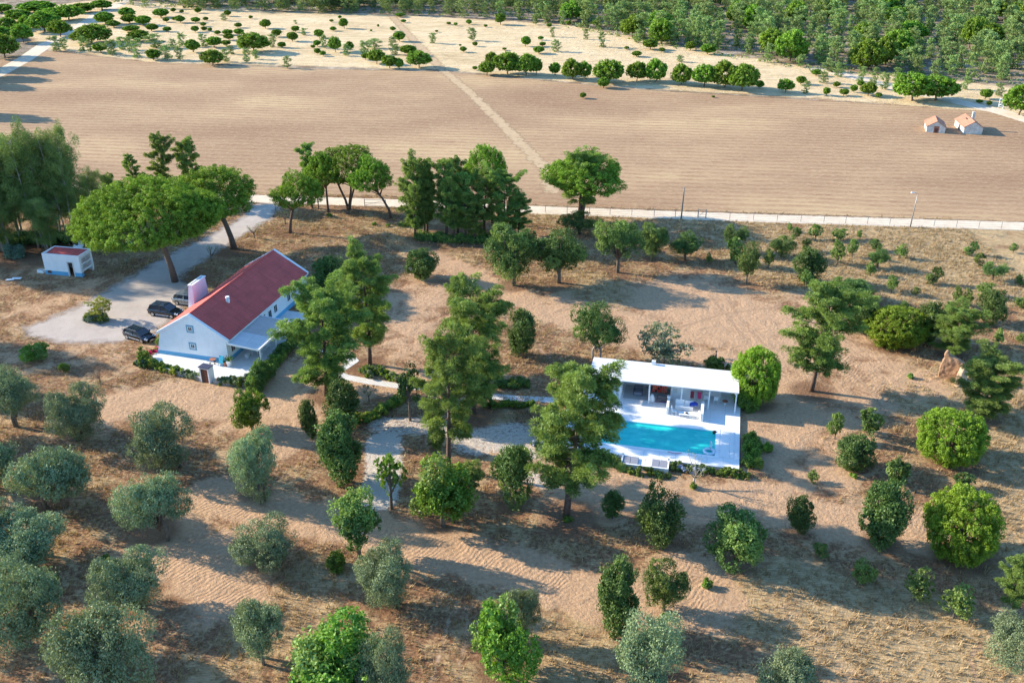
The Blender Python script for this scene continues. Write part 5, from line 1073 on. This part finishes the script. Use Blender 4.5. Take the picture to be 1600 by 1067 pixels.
hedge(None, .8, 1.7, [L_OAK], 'tiny dark pointed cypress on the path edge', 'cypress', 'tree', world=[tuple(at(768, 634))], seed=17)
hedge(((852, 690), (856, 668), (862, 650)), 1.8, 1.1, [L_OAK, L_HDG], 'dark shrubs along the left end of the pool terrace', 'shrub', 'shrub', seed=18)
hedge(((838, 694), (852, 704), (866, 706)), 1.3, .7, [L_OAK, L_BLU], 'white flowering agapanthus bed at the left terrace corner', 'flower_bed', 'flower bed', seed=19, mix=.3)
W_ = lambda *a: [(PO.x + x*math.cos(PR) - y*math.sin(PR), PO.y + x*math.sin(PR) + y*math.cos(PR)) for x, y in a]
hedge(None, 1.0, .65, [L_OAK, L_HDG], 'dark low hedge in front of the white daybed box', world=W_((-16.5, -.9), (-12.2, -1.6), (-11, -2.4), (-6.8, -2.5)), seed=20)
hedge(None, 1.2, .7, [L_OAK, L_BLU], 'blue flowering agapanthus bed right of the daybed box', 'flower_bed', 'flower bed', world=W_((-6.4, -.7), (-3.6, -.8)), seed=21, mix=.3)
hedge(None, 1.1, .65, [L_HDG, L_GRN], 'low green hedge at the near right terrace edge', world=W_((-3.4, -.7), (.9, -.7)), seed=22, mix=.3)
hedge(None, 1.8, 1.0, [L_HDG, L_GRN], 'loose green bushes along the right side of the terrace', 'shrub', 'shrub', world=W_((1.2, 1.2), (1.3, 6.2)), seed=23, mix=.5)
hedge(None, 1.2, 1.2, [L_GRN], 'bright rounded bush right of the pool terrace', 'shrub', 'shrub', world=W_((2.5, 4.8), (2.9, 4.2)), seed=231)
hedge(None, .8, 1.3, [L_YEL, L_HDG], 'yellow green upright plant at the near right terrace corner', 'shrub', 'shrub', world=W_((1.8, 1.8), (2.0, .9)), seed=24)
hedge(None, 1.3, .9, [L_OAK, L_HDG], 'dark hedge under the grey fig tree behind the pool house', world=W_((-11.5, 16.6), (-6.5, 16.8)), seed=25)
hedge(((1106, 577), (1118, 577), (1130, 574)), 1.9, 1.25, [L_OAK, L_HDG], 'dark dense bush behind the pool house with people beside it', 'shrub', 'shrub', seed=26, mix=.35)
hedge(((1160, 640), (1172, 637)), 2.2, 1.5, [L_HDG, L_GRN], 'round green bush beside the right end of the veranda', 'shrub', 'shrub', seed=27, mix=.3)
hedge(((16, 402), (32, 400)), 2.6, 1.7, [L_AGA], 'pale grey green agave clump under the eucalyptus grove', 'agave', 'plant', seed=28, leaf=(.6, .12), dens=300)
hedge(((398, 613), (407, 600), (418, 588)), 2.0, 2.3, [L_OAK, L_HDG], 'tall dark hedge column beside the big pine near the patio', seed=29)
for i, (u, v, s_, lab) in enumerate(((80, 912, 1.3, 'dark green bush between two olive trees at the left edge'), (165, 872, .6, 'tiny green weed clump above the olive tree'), (525, 888, 1.6, 'low dark bramble left of the forked olive tree'),
        (210, 948, .7, 'small yellow green weed clump below an olive tree'), (1105, 915, .8, 'small weedy clump by the tyre tracks'), (1040, 964, .6, 'small green sprout under the olive green oak'), (888, 812, .8, 'green weeds round the foot of the front pine'),
        (1333, 745, .6, 'small tuft beside the low dark bush'), (268, 752, .5, 'tiny bright weed under the olive tree'), (1084, 763, .6, 'green tuft at the foot of the bare tree'), (1422, 590, .7, 'small pale tuft on the bare ground near the earth ruin'), (115, 300, 1.2, 'dark bush by the road in the eucalyptus grove'), (515, 338, .8, 'green sprout at the foot of the slim umbrella pine'), (585, 352, .7, 'green weed patch in the dry grass by the umbrella pines'), (606, 354, .5, 'small green weed in the dry grass'))):
    hedge(((u-3*s_, v), (u+3*s_, v)), 1.1*s_, .8*s_, [L_HDG, L_GRN], lab, 'weed_clump', 'shrub', seed=300+i, mix=.4)
# undergrowth beneath the eucalyptus
hedge(((-5, 385), (30, 380), (60, 372), (95, 380), (125, 372), (140, 350)), 5, 1.3, [L_OAK, L_EUC], 'dark undergrowth below the eucalyptus grove', 'undergrowth', 'undergrowth', seed=45, mix=.4, dens=220, leaf=(.26, .12))['kind'] = 'stuff'
hedge(((655, 372), (700, 376), (760, 378), (815, 376)), 3.0, .9, [L_PIN, L_OAK], 'low green undergrowth at the foot of the pine clump', 'undergrowth', 'undergrowth', seed=46, mix=.4, dens=220)['kind'] = 'stuff'

def bare_tree(u, vb, h, label, mat=BARK_W, leaves=0, n=7, name='bare_tree', seed=1):
    rg = random.Random(seed); t = thing(name, at(u, vb), rg.uniform(0, 6), label, 'tree'); m = MB(); tips = []
    m.tube([(0, 0, -.1), (.05, 0, h*.35)], [h*.035, h*.028], mat, 7)
    for k in range(n):
        a = rg.uniform(0, 6.28); L_ = h*rg.uniform(.3, .6); z0 = h*rg.uniform(.25, .36); p = Vector((0.05, 0, z0)); q = p + Vector((math.cos(a)*L_*.45, math.sin(a)*L_*.45, L_*.6)); e = q + Vector((math.cos(a+.4)*L_*.3, math.sin(a+.4)*L_*.3, L_*.6)); e2 = q + Vector((math.cos(a-.8)*L_*.4, math.sin(a-.8)*L_*.4, L_*.35))
        m.tube([p, q, e], [h*.018, h*.011, h*.004], mat, 5); m.tube([q, e2], [h*.009, h*.003], mat, 4); tips += [e, e2]
    m.build('trunk', t, True)
    if leaves:
        rng = np.random.default_rng(seed); V, T = tufts(rng, np.array([tuple(p) for p in tips]), .10*h, leaves, .14, .07, nb=.3); inst('crown', foliage_mesh('crown_thin', [(V, T, 0)], [L_OLV]), t)
bare_tree(1083, 760, 3.3, 'small bare pale tree in front of the pool terrace', leaves=14, seed=2)
bare_tree(577, 626, 1.7, 'little pruned olive tree left of the slanting hedge', BARK_O, 30, 5, 'olive_tree', 5)
bare_tree(199, 418, 2.0, 'leafless grey shrub near the well', BARK_O, 5, 9, 'bare_shrub', 3)
bare_tree(331, 408, 2.4, 'thin grey cactus like shrub beside the driveway', BARK_O, 10, 9, 'bare_shrub', 4)
bare_tree(398, 372, 2.4, 'dark bare shrub by the driveway near the road', BARK_O, 6, 9, 'bare_shrub', 6)
bare_tree(157, 600, 2.2, 'thin leafless sapling left of the farmhouse patio', BARK_O, 0, 4, 'bare_shrub', 7)
bare_tree(446, 350, 2.4, 'crooked bare trunk beside the umbrella pine', BARK_O, 6, 6, 'bare_shrub', 8)

# ------------------------------------------------------------------ near trees
B = plantB; Tt = plantT
for a in [
 (18,662,580,84,'olive tree with grey green crown at the left edge beside the yard',0), (118,690,604,94,'grey green olive tree with two lobes below the left yard',1), (257,736,631,106,'round olive tree straight below the farmhouse patio',2),
 (75,797,699,106,'large olive tree near the left edge, under the two lobed one',3), (242,846,743,116,'broad olive tree in the middle of the left grove',0), (398,781,676,84,'narrow olive tree beside the dark pair of oaks',1),
 (412,890,807,96,'small olive tree above the curved tyre tracks',2), (50,886,798,116,'spreading olive tree at the left edge with a pale stem',3), (200,956,858,120,'rounded olive tree overlapping the big one at the bottom left',1),
 (28,1015,886,124,'dark olive tree cut by the left edge of the picture',2), (155,1112,948,168,'largest olive tree at the bottom left corner',0), (402,1032,943,84,'small pale olive tree in the long shade at the bottom',3),
 (606,950,855,104,'forked silvery olive tree right of the bramble',1), (1026,1092,960,118,'big silvery olive tree at the bottom right of centre',2), (1226,1110,1018,96,'pale olive tree cut off by the bottom edge',3), (1584,1050,962,96,'silvery olive tree at the right edge with a pale stem',0),
 (815,1000,920,58,'pale silvery olive tree behind the bright green oak',1), (600,1110,992,82,'blue green olive tree behind the bright oak at the bottom',2)]:
    B(a[0], a[1], a[2], a[3], 'olive', a[4], 'olive trees of the near grove', var=a[5])
for a in [
 (522,1112,976,135,'green_oak','broad bright green oak at the bottom edge beside a blue green olive',0), (786,1066,950,108,'green_oak','bright green oak in front of the pale olive at the bottom',1), (970,988,883,74,'dark_oak','dark green oak touching the silvery olive at the bottom',0),
 (1036,855,758,72,'oak','oak with a dark top and lighter foot below the pool',1), (1155,893,797,92,'oak','wide ragged oak right of the pool front, two toned',0), (958,810,769,34,'dark_oak','small dark bush right of the front pine',1),
 (1253,830,776,42,'dark_oak','small dark oak left of the tall dark oak',0), (1378,853,754,74,'dark_oak','tall dark oak left of the bright round pine',1), (690,824,720,100,'green_oak','big bright green bush at the foot of the central pine',2),
 (736,768,722,44,'oak','small oak bush right of the big bright bush',2), (800,792,695,74,'oak','ragged green oak between the bright bush and the front pine',0), (535,752,650,78,'dark_oak','tall dense oak below the white path, in front of its darker twin',0),
 (538,672,598,62,'dark_oak','dark oak directly behind the tall dense oak',1), (484,682,627,32,'dark_oak','small dark oak left of the tall dense pair',0), (390,673,606,60,'green_oak','dense bright green oak below the patio hedge',1),
 (1340,736,682,66,'dark_oak','low spreading dark oak right of the pool terrace',0), (557,868,770,72,'oak','light olive green oak above the bramble',2), (655,436,390,54,'dark_oak','round grey green oak in the open behind the pines',1), (512,452,403,52,'dark_oak','dark round oak behind the farmhouse end',0),
 (680,702,664,28,'dark_oak','dark irregular sapling by the sandy patch',1), (54,564,535,44,'green_oak','dark round shrub on the left of the yard',1), (100,581,566,18,'green_oak','tiny green shrub beside the dark round one',0), (812,556,484,50,'dark_oak','dark oak just behind the central pine crown',0)]:
    B(a[0], a[1], a[2], a[3], a[4], a[5], var=a[6])
B(933, 556, 506, 62, 'fig', 'dark fig tree left of the grey one behind the pool house', var=0).children[0].data = PROTO['cork_oak'][1][0]
B(1040, 570, 508, 92, 'fig', 'grey spreading fig tree behind the pool house roof', var=0)
for a in [(1352,916,876,38,'bright little oak sapling on the dry slope, leftmost of three'), (1434,938,886,44,'middle one of three little oaks on the dry slope at the right'), (1496,967,915,50,'right one of three little oaks on the dry slope'),
          (1281,872,846,30,'faint green bush in the long shade at the right'), (1308,685,643,28,'thin small oak sapling right of the terrace'), (1362,679,636,36,'bushy light sapling below the tall right pine'), (1407,757,710,42,'upright light green sapling left of the round pine'), (1507,772,742,42,'grey green bush behind the brightest round pine'), (1270,753,736,18,'tiny pale bush on the bare ground')]:
    B(a[0], a[1], a[2], a[3], 'scrub', a[4], name='oak_sapling', cat='sapling')
Tt(641, 657, 572, 40, 'sapling', 'slender young tree standing on pale sand by the path', var=0, cat='tree').children[0].data.materials[0] = L_OAK
Tt(612, 795, 704, 46, 'sapling', 'slim young oak with a bare stem left of the big bright bush', var=1, cat='tree')
Tt(1037, 953, 878, 66, 'cork_oak', 'olive green oak with a short trunk right of the dark one', var=0)
for a in [(1180,628,546,84,'round bright stone pine at the right end of the pool house',0), (1398,540,478,98,'wide bright stone pine among the dark oaks on the right',1), (1491,722,640,104,'large globe shaped pine below the tall right pine',2), (1505,873,766,116,'brightest yellow green round pine at the right',0)]:
    B(a[0], a[1], a[2], a[3], 'round', a[4], 'round young stone pines', var=a[5])
for a in [
 (513,618,428,128,'pine','tall dense maritime pine covering the end of the pergola',0), (577,570,386,104,'pine','tall airy maritime pine behind the farmhouse pine',1), (742,646,440,112,'pine','dense wide maritime pine behind the central slender one',2),
 (703,735,500,108,'pine','tall slender see through pine with a bare lower trunk',3), (888,806,546,166,'pine','biggest front pine leaning over the left end of the pool',1), (1270,612,434,120,'pine','tall layered pine right of the bare clearing',4),
 (1488,556,470,78,'pine','bushy pine above the earth ruin with a pale stem',0), (1532,652,548,92,'pine','dense pine right of the earth ruin',2), (1582,956,868,54,'slim_pine','young thin pine at the right edge above the silvery olive',0)]:
    t = Tt(a[0], a[1], a[2], a[3], a[4], a[5], 'maritime pines of the estate', var=a[6], **({'tilt': (0, .085), 'rz': 0} if a[0] == 888 else {}))
# pine clump in the middle
for i, a in enumerate([(650,372,238,56,'pine',0),(664,369,262,38,'slim_pine',0),(669,367,250,40,'slim_pine',1),(699,372,246,42,'slim_pine',2),(709,376,262,36,'slim_pine',0),(716,364,244,40,'slim_pine',1),(726,376,268,38,'slim_pine',2),(758,372,254,62,'pine',3),(741,378,300,40,'slim_pine',0),(790,374,262,56,'pine',2),(812,372,300,42,'slim_pine',1)]):
    Tt(*a[:5], ('%s of the pines in the tight clump behind the drive, counted from the left' % ['leftmost','second','third','fourth','fifth','sixth','seventh','ninth','eighth','tenth','rightmost'][i]), 'clump of maritime pines before the road', var=a[5])
Tt(262, 318, 206, 44, 'pine', 'grey green pine behind the giant umbrella pine, left of two', var=4); Tt(302, 312, 210, 46, 'pine', 'grey green pine behind the giant umbrella pine, right of two', var=1)
Tt(210, 300, 240, 24, 'slim_pine', 'small dark spire shaped pine at the field edge', var=1); Tt(489, 325, 221, 34, 'slim_pine', 'thin pine peeping over the left of the umbrella pines', var=2)
# umbrella pines
def umb(u, vb, vt, w, kind, label, var, uc=None, c0=None):
    g = at(u, vb); h = hgt(u, vb, vt); Wm = w*mpp(g.y); h -= Wm*.08
    t = plant(kind, g.x, g.y, h, Wm, label, 'umbrella pines of the estate', var=var, rz=0)
    if uc is not None:
        sh = (uc-u)*mpp(g.y)
        for ch in t.children:
            if ch.name.startswith('crown'): ch.location.x = sh / t.scale[0]
            else: ch.data = ch.data.copy(); hh = PROTO[kind][0][2]; [setattr(v, 'co', v.co + Vector((sh/t.scale[0]*min(1, max(0, v.co.z/hh/.62))**1.5, 0, 0))) for v in ch.data.vertices]
    return t
umb(274, 440, 273, 236, 'giant_umbrella', 'giant umbrella pine spreading over the driveway', 0, 256)
umb(366, 389, 254, 146, 'umbrella', 'wide umbrella pine with a bare leaning trunk behind the giant one', 0, 346)
umb(453, 364, 267, 80, 'umbrella', 'rounded umbrella pine at the bend where drive meets road', 2, 470); umb(513, 331, 234, 58, 'umbrella', 'slim trunked umbrella pine left of the forked one', 3, 512)
umb(545, 327, 222, 98, 'umbrella', 'umbrella pine with three forked stems beside the road', 1, 545); umb(612, 341, 243, 68, 'umbrella', 'umbrella pine with its trunk leaning right', 2, 582)
umb(498, 327, 283, 28, 'umbrella', 'small dark umbrella pine between the round and slim ones', 0, 498); umb(770, 348, 222, 74, 'umbrella', 'bright umbrella pine rising over the pine clump', 3, 762)
umb(908, 344, 232, 136, 'umbrella', 'big rounded umbrella pine standing alone right of the clump', 0, 916); Tt(905, 346, 224, 74, 'pine', 'grey green pine growing through the lone rounded pine', var=3)
for a in [(803,446,343,78,'cork oak with hanging crown, leftmost of the row behind the lawn',0), (873,442,350,94,'cork oak with two crowns, second of the row from the left',1), (965,426,338,66,'cork oak tapering to a pointed top, third of the row',2), (1020,405,346,42,'small round headed oak, fourth of the row',0), (1070,406,361,50,'low broad oak with pale top, fifth of the row',1), (905,345+20,330,60,'low dark oak under the lone rounded pine',2)]:
    Tt(a[0], a[1], a[2], a[3], 'cork_oak', a[4], 'row of cork oaks', var=a[5])
# eucalyptus grove
for i, (u, vb, vt, w) in enumerate([(8,392,212,80),(38,380,204,74),(62,386,190,76),(92,372,200,72),(112,382,198,66),(128,360,232,60),(20,396,290,60),(78,395,300,64),(-30,385,195,80),(56,350,215,70),(148,345,262,44)]):
    Tt(u, vb, vt, w, 'eucalyptus', '%s eucalyptus of the dark grove by the shed, counted from the left' % ['second','fourth','seventh','eighth','ninth','tenth','third','sixth','leftmost cut off','fifth','rightmost'][i], 'eucalyptus grove', var=i)
Tt(173, 306, 267, 24, 'cork_oak', 'small dark oak at the road right of the eucalyptus grove', var=0); Tt(222, 298, 268, 18, 'scrub', 'dark little bush right of the spire shaped pine')
for i, (x, y, h, w) in enumerate(((-98, 138, 20, 9), (-106, 142, 20, 9), (-80, 111, 13, 7), (-92, 113, 14, 8), (-86, 105, 13, 7), (-86, 141, 18, 9), (-94, 148, 19, 9))):
    plant('eucalyptus', x, y, h, w, '%s of the eucalyptus row standing past the left rim, shading the yard' % ORD_[i], 'eucalyptus grove', var=i)
for i, (x, y) in enumerate(((-58, 86), (-62, 95), (-51, 77), (-46, 66), (-41, 57))):
    plant('olive', x, y, 5.5, 6, '%s olive tree just past the left rim' % ORD_[i], 'olive trees of the near grove', var=i)
# scrub on the dry slope
ORD = ['first','second','third','fourth','fifth','sixth','seventh','eighth','ninth','tenth']
def ordn(i):
    t = ['','','twenty','thirty','forty','fifty','sixty','seventy','eighty']
    if i < 10: return ORD[i]
    if i < 20: return ['eleventh','twelfth','thirteenth','fourteenth','fifteenth','sixteenth','seventeenth','eighteenth','nineteenth','twentieth'][i-10]
    a, b_ = (i+1)//10, (i+1) % 10
    return t[a]+'-'+ORD[b_-1] if b_ else (t[a][:-1]+'ieth')
scr = [(1149,389,353,38),(1151,411,371,30),(1170,437,379,40),(1202,419,390,24),(1223,399,368,38),(1276,374,350,22),(1244,372,354,14),(1261,394,375,20),(1311,375,357,24),(1343,373,359,12),(1311,413,377,28),(1334,401,373,18),(1371,392,374,22),(1408,403,382,20),(1374,416,388,38),(1361,431,410,18),(1265,440,391,46),(1262,449,424,28),(1517,398,377,18),(1531,416,396,16),(1554,436,411,36),(1395,457,432,26),(1432,463,448,15),(1459,443,417,22),(1539,462,441,26),(1497,476,448,18),(1333,472,436,56),(1348,518,463,48),(1458,532,474,46),(1556,506,455,48),(1514,480,452,20),(1561,538,514,17),(1412,484,471,18),(1597,446,430,16),(1595,482,466,20),(1595,535,520,18),(1480,500,470,20),(1585,395,380,14),(1235,350+12,349,12),(1108,412,396,12)]
scr.sort()
for i, (u, vb, vt, w) in enumerate(scr):
    s = mpp(at(u, vb).y)*w
    B(u, vb, vt, w, 'scrub' if w < 34 else ('cork_oak' if w < 44 else 'dark_oak'), '%s from the left of the small oaks scattered on the dry slope below the road' % ordn(i), 'small oaks on the dry slope', name='oak_bush', cat='bush')
# ------------------------------------------------------------------ far trees, read off the photo: centre, foot, top, width
U = [(37,67,35,33),(95,58,29,34),(144,68,34,58),(70,50,14,50),(108,32,4,45),(55,20,-2,52),(12,48,25,30),(8,90,50,44),(0,62,38,40),(45,45,22,28),(3,20,4,30),(252,28,12,24),(218,65,45,30),(200,28,10,24),(165,38,17,28),(225,40,23,24),(203,37,21,22),(178,43,30,20),(237,49,36,17),(206,50,38,24),(158,83,66,20),(240,94,75,22),(333,102,75,34),(397,82,48,50),(302,82,60,22),(335,75,56,22),(80,34,10,40),(30,34,12,34),(130,20,2,34),(160,16,-2,30)]
U2 = [(358,63,51,15),(356,55,45,15),(374,56,44,15),(354,72,62,14),(282,36,23,15),(306,36,26,13),(322,33,26,8),(309,21,12,10),(305,51,40,12),(318,42,34,9),(319,49,41,9),(328,50,43,7),(340,55,47,10),(261,50,41,12),(260,35,27,10),(284,21,15,7),(271,20,12,8),(272,33,26,8),(372,44,35,11),(356,26,15,11),(392,30,24,6),(415,45,29,17),(432,58,45,15),(462,51,40,12),(457,65,49,16),(440,75,65,12),(499,60,45,14),(496,73,62,12),(496,85,75,10),(489,76,70,7),(505,88,79,9),(524,82,56,20),(547,80,64,13),(521,49,41,10),(518,35,30,7),(538,45,28,13),(531,30,24,6),(571,94,82,12),(614,49,41,9),(591,43,38,4),(580,50,46,4),(630,36,30,8),(682,51,47,5),(742,73,65,8),(724,82,72,11),(719,73,69,4),(701,39,34,7),(712,41,35,6),(733,39,30,9),(759,43,38,6),(782,39,20,16),(742,110,103,8),(788,79,74,7),(625,27,19,15),(624,65,48,18),
 (821,73,56,14),(842,84,71,17),(848,73,65,10),(845,63,56,9),(979,78,72,8),(1034,82,74,10),(858,44,36,8),(888,40,32,8),(931,42,31,12),(995,89,79,15),(1016,78,60,22),(1079,79,64,16),(1105,85,67,22),(1114,153,149,5),(911,154,144,10),
 (1206,78,62,15),(1275,119,107,16),(1307,137,127,11),(1291,150,136,11),(1318,150,138,14),(1334,145,132,11),(1372,153,144,11),(1344,136,125,11),(1530,161,155,10),(1545,166,157,8),(1186,138,125,13),(1251,132,118,15)]
U3 = [(589,100,75,28),(609,107,85,22),(624,108,90,15),(639,87,69,24),(655,106,77,38),(761,118,94,25),(768,104,80,18),(793,116,78,42),(822,118,82,36),(838,117,90,20),(867,118,97,17),(894,124,89,34),(914,123,94,24),(951,131,90,48),(943,138,120,18),(995,127,94,32),(1025,128,89,38),(1065,132,97,35),(1100,136,98,40),(1132,137,91,46),(1159,142,97,46),(1227,145,122,25),(1246,88,70,28),(1356,150,127,25),(1425,158,110,60),(1462,157,114,62),(1539,155,138,18),(1592,180,126,50)]
def far_u(lst, label, group, smallk='small_pine'):
    for i, (u, vb, vt, w) in enumerate(sorted(lst)):
        g = at(u, vb); Wm = w*mpp(g.y); tall = (vb-vt) > 22
        if tall: t = umb(u, vb, vt, w*1.05, 'far_umbrella', label % ordn(i), prng.randrange(5))
        else: t = plantT(u, vb, vt, w*1.05, smallk, label % ordn(i))
        t['group'] = group
far_u(U, '%s from the left of the umbrella pines beyond the left field corner', 'umbrella pines beyond the left field corner')
far_u(U2, '%s from the left of the small round pines dotting the pale grassland', 'small round pines on the far grassland')
far_u(U3, '%s from the left of the umbrella pines lined up along the far field edge', 'umbrella pines along the far field edge')
for i, (x, v, h_) in enumerate(((-16,107,9.5),(-22,121,8.5),(-32,133,8),(-55,178,10))):       # stand just outside the picture; their shadows lie on the field
    plantT(x-8, v, v-10, 50, 'far_umbrella', '%s umbrella pine past the left rim whose long shadow reaches the field' % ORD_[i]).scale.z = h_/8
P_ = [(88,80,54,20),(101,78,58,14),(130,80,55,14),(141,82,60,12),(175,86,60,22),(191,78,56,20),(204,82,56,14),(215,90,58,18),(242,75,50,30),(261,94,68,22),(281,94,70,15),(284,73,50,14),(271,75,60,12),(318,73,52,16),(353,97,75,16),(361,85,70,14),(386,98,74,15),(400,93,76,12),(426,74,52,14),(449,107,86,14),(475,55,43,12),(507,76,53,14),(541,88,68,14),(570,85,62,20),(585,76,58,24),(614,78,56,15),(618,86,70,16),(676,68,50,13),(738,64,42,15),(869,81,61,16),(863,58,42,10),(940,74,49,15),(915,62,44,9),(837,39,20,12),(997,67,45,18),(1062,97,85,13),(1259,147,125,16),(1286,130,110,15),(1382,140,112,18),(1345,128,102,17),(1297,112,94,28),(350,33,20,11),(462,38,31,6),(1310,120,96,18),(1365,132,104,18),(1400,128,104,16),(1560,150,128,16),(1508,140,118,14),(1250,105,84,16)]
for i, (u, vb, vt, w) in enumerate(sorted(P_)):
    plantT(u, vb, vt, w*1.1, 'far_pine', '%s from the left of the young maritime pines round the far field edge' % ordn(i), 'young maritime pines round the far field edge')

# ------------------------------------------------------------------ the far pine wood
def wood_edge(u):        # lowest photo row at which the wood begins
    return float(np.interp(u, [-200, 130, 200, 400, 600, 800, 900, 960, 1040, 1120, 1180, 1260, 1400, 1500, 1600, 1800], [-6, -4, 12, 19, 23, 31, 42, 54, 72, 78, 98, 108, 118, 126, 132, 150]))
rg = random.Random(12); cand = []
while len(cand) < 1500:
    x, y = rg.uniform(-240, 300), rg.uniform(225, 520)
    u = 800 + CAM_F * x / (y*math.cos(CAM_P) + CAM_H*math.sin(CAM_P)); v = 533.5 - CAM_F * (y*math.sin(CAM_P) - CAM_H*math.cos(CAM_P)) / (y*math.cos(CAM_P) + CAM_H*math.sin(CAM_P))
    if v > wood_edge(u) or u < -60 or u > 1690: continue
    gap = math.sin(x*.06 + 1) * math.sin(y*.075 + x*.02) + rg.uniform(-.5, .5)
    if gap > .88: continue
    if any((x-a[0])**2 + (y-a[1])**2 < (3.6 if rg.random() < .8 else 2.2)**2 for a in cand): continue
    cand.append((x, y, v, u))
cand.sort(key=lambda a: a[1]); near, farr = cand[:285], cand[285:]
for x, y, v, u in near:
    if rg.random() < .08:
        t = plant('far_umbrella', x, y, rg.uniform(6, 9), rg.uniform(7, 11), 'rounded umbrella pine inside the far pine wood', 'trees of the far pine wood', name='umbrella_pine')
    else:
        h = rg.uniform(4.5, 9.5); t = plant('far_pine', x, y, h, h*rg.uniform(.55, .8), 'one of the many grey green maritime pines of the far wood', 'trees of the far pine wood')
# the rest of the wood reads as one mass
Vs, Ts = [], []
src = []
for c, tk, h, w, c0 in PROTO['far_pine'][:5] + PROTO['far_umbrella'][:2]:
    k = len(c.vertices); a = np.empty(k*3, np.float32); c.vertices.foreach_get('co', a); t_ = np.empty(k, np.float32); c.attributes['tone'].data.foreach_get('value', t_); src.append((a.reshape(-1, 4, 3), t_.reshape(-1, 4), h, w))
nr = np.random.default_rng(9); qs = []
for i, (x, y, v, u) in enumerate(farr):
    k = rg.randrange(5) if rg.random() < .86 else 5 + rg.randrange(2); a, t_, h, w = src[k]; H = rg.uniform(5, 10); Wd = H*rg.uniform(.55, .8) if k < 5 else H*1.1
    sel = nr.uniform(size=len(a)) < .6; ang = rg.uniform(0, 6.28); c_, s_ = math.cos(ang), math.sin(ang); q = a[sel] * np.array([Wd/w, Wd/w, H/h]); q = np.stack([q[..., 0]*c_ - q[..., 1]*s_, q[..., 0]*s_ + q[..., 1]*c_, q[..., 2]], -1) + np.array([x, y, 0])
    Vs.append(q.reshape(-1, 3)); Ts.append(np.clip(t_[sel].ravel() + rg.uniform(-.2, .2), 0, 1))
tag(inst('far_wood', foliage_mesh('far_wood', [(np.concatenate(Vs), np.concatenate(Ts), 0)], [L_FOR])), 'distant pine wood merging into one green mass at the top', 'wood', None, 'stuff')
# low heath between the trees
hx = nr.uniform(-150, 300, 14000); hy = nr.uniform(215, 430, 14000)
uu = 800 + CAM_F*hx/(hy*math.cos(CAM_P) + CAM_H*math.sin(CAM_P)); vv = 533.5 - CAM_F*(hy*math.sin(CAM_P) - CAM_H*math.cos(CAM_P))/(hy*math.cos(CAM_P) + CAM_H*math.sin(CAM_P))
okh = (vv < np.interp(uu, [0, 200, 800, 1040, 1260, 1600], [-10, 10, 28, 74, 112, 136])) & (uu < 1700)
V, T = tufts(nr, np.stack([hx, hy, 0*hx + .15], 1)[okh], nr.uniform(.35, 1.0, okh.sum()), 9, .6, .35, nb=.4, up=.6, squash=.6)
tag(inst('heath_scrub', foliage_mesh('heath_scrub', [(V, T, 0)], [L_FOR])), 'low heath scrub covering the ground of the far wood', 'scrub', None, 'stuff')

# ------------------------------------------------------------------ air
HAZE = False
if HAZE:
    m = MB(); hm = bpy.data.materials.new('haze'); hm.use_nodes = True; n = hm.node_tree; n.nodes.remove(n.nodes['Principled BSDF'])
    pv = nd(n, 'ShaderNodeVolumePrincipled'); pv.inputs['Density'].default_value = .00007; pv.inputs['Color'].default_value = (.86, .92, 1.0, 1); n.links.new(pv.outputs[0], n.nodes['Material Output'].inputs['Volume'])
    m.box(-905, -305, -2.5, 905, 1505, 60, hm); tag(m.build('haze'), 'thin pale summer haze in the distance', 'haze', None, 'stuff')
print('objects', len(bpy.data.objects))
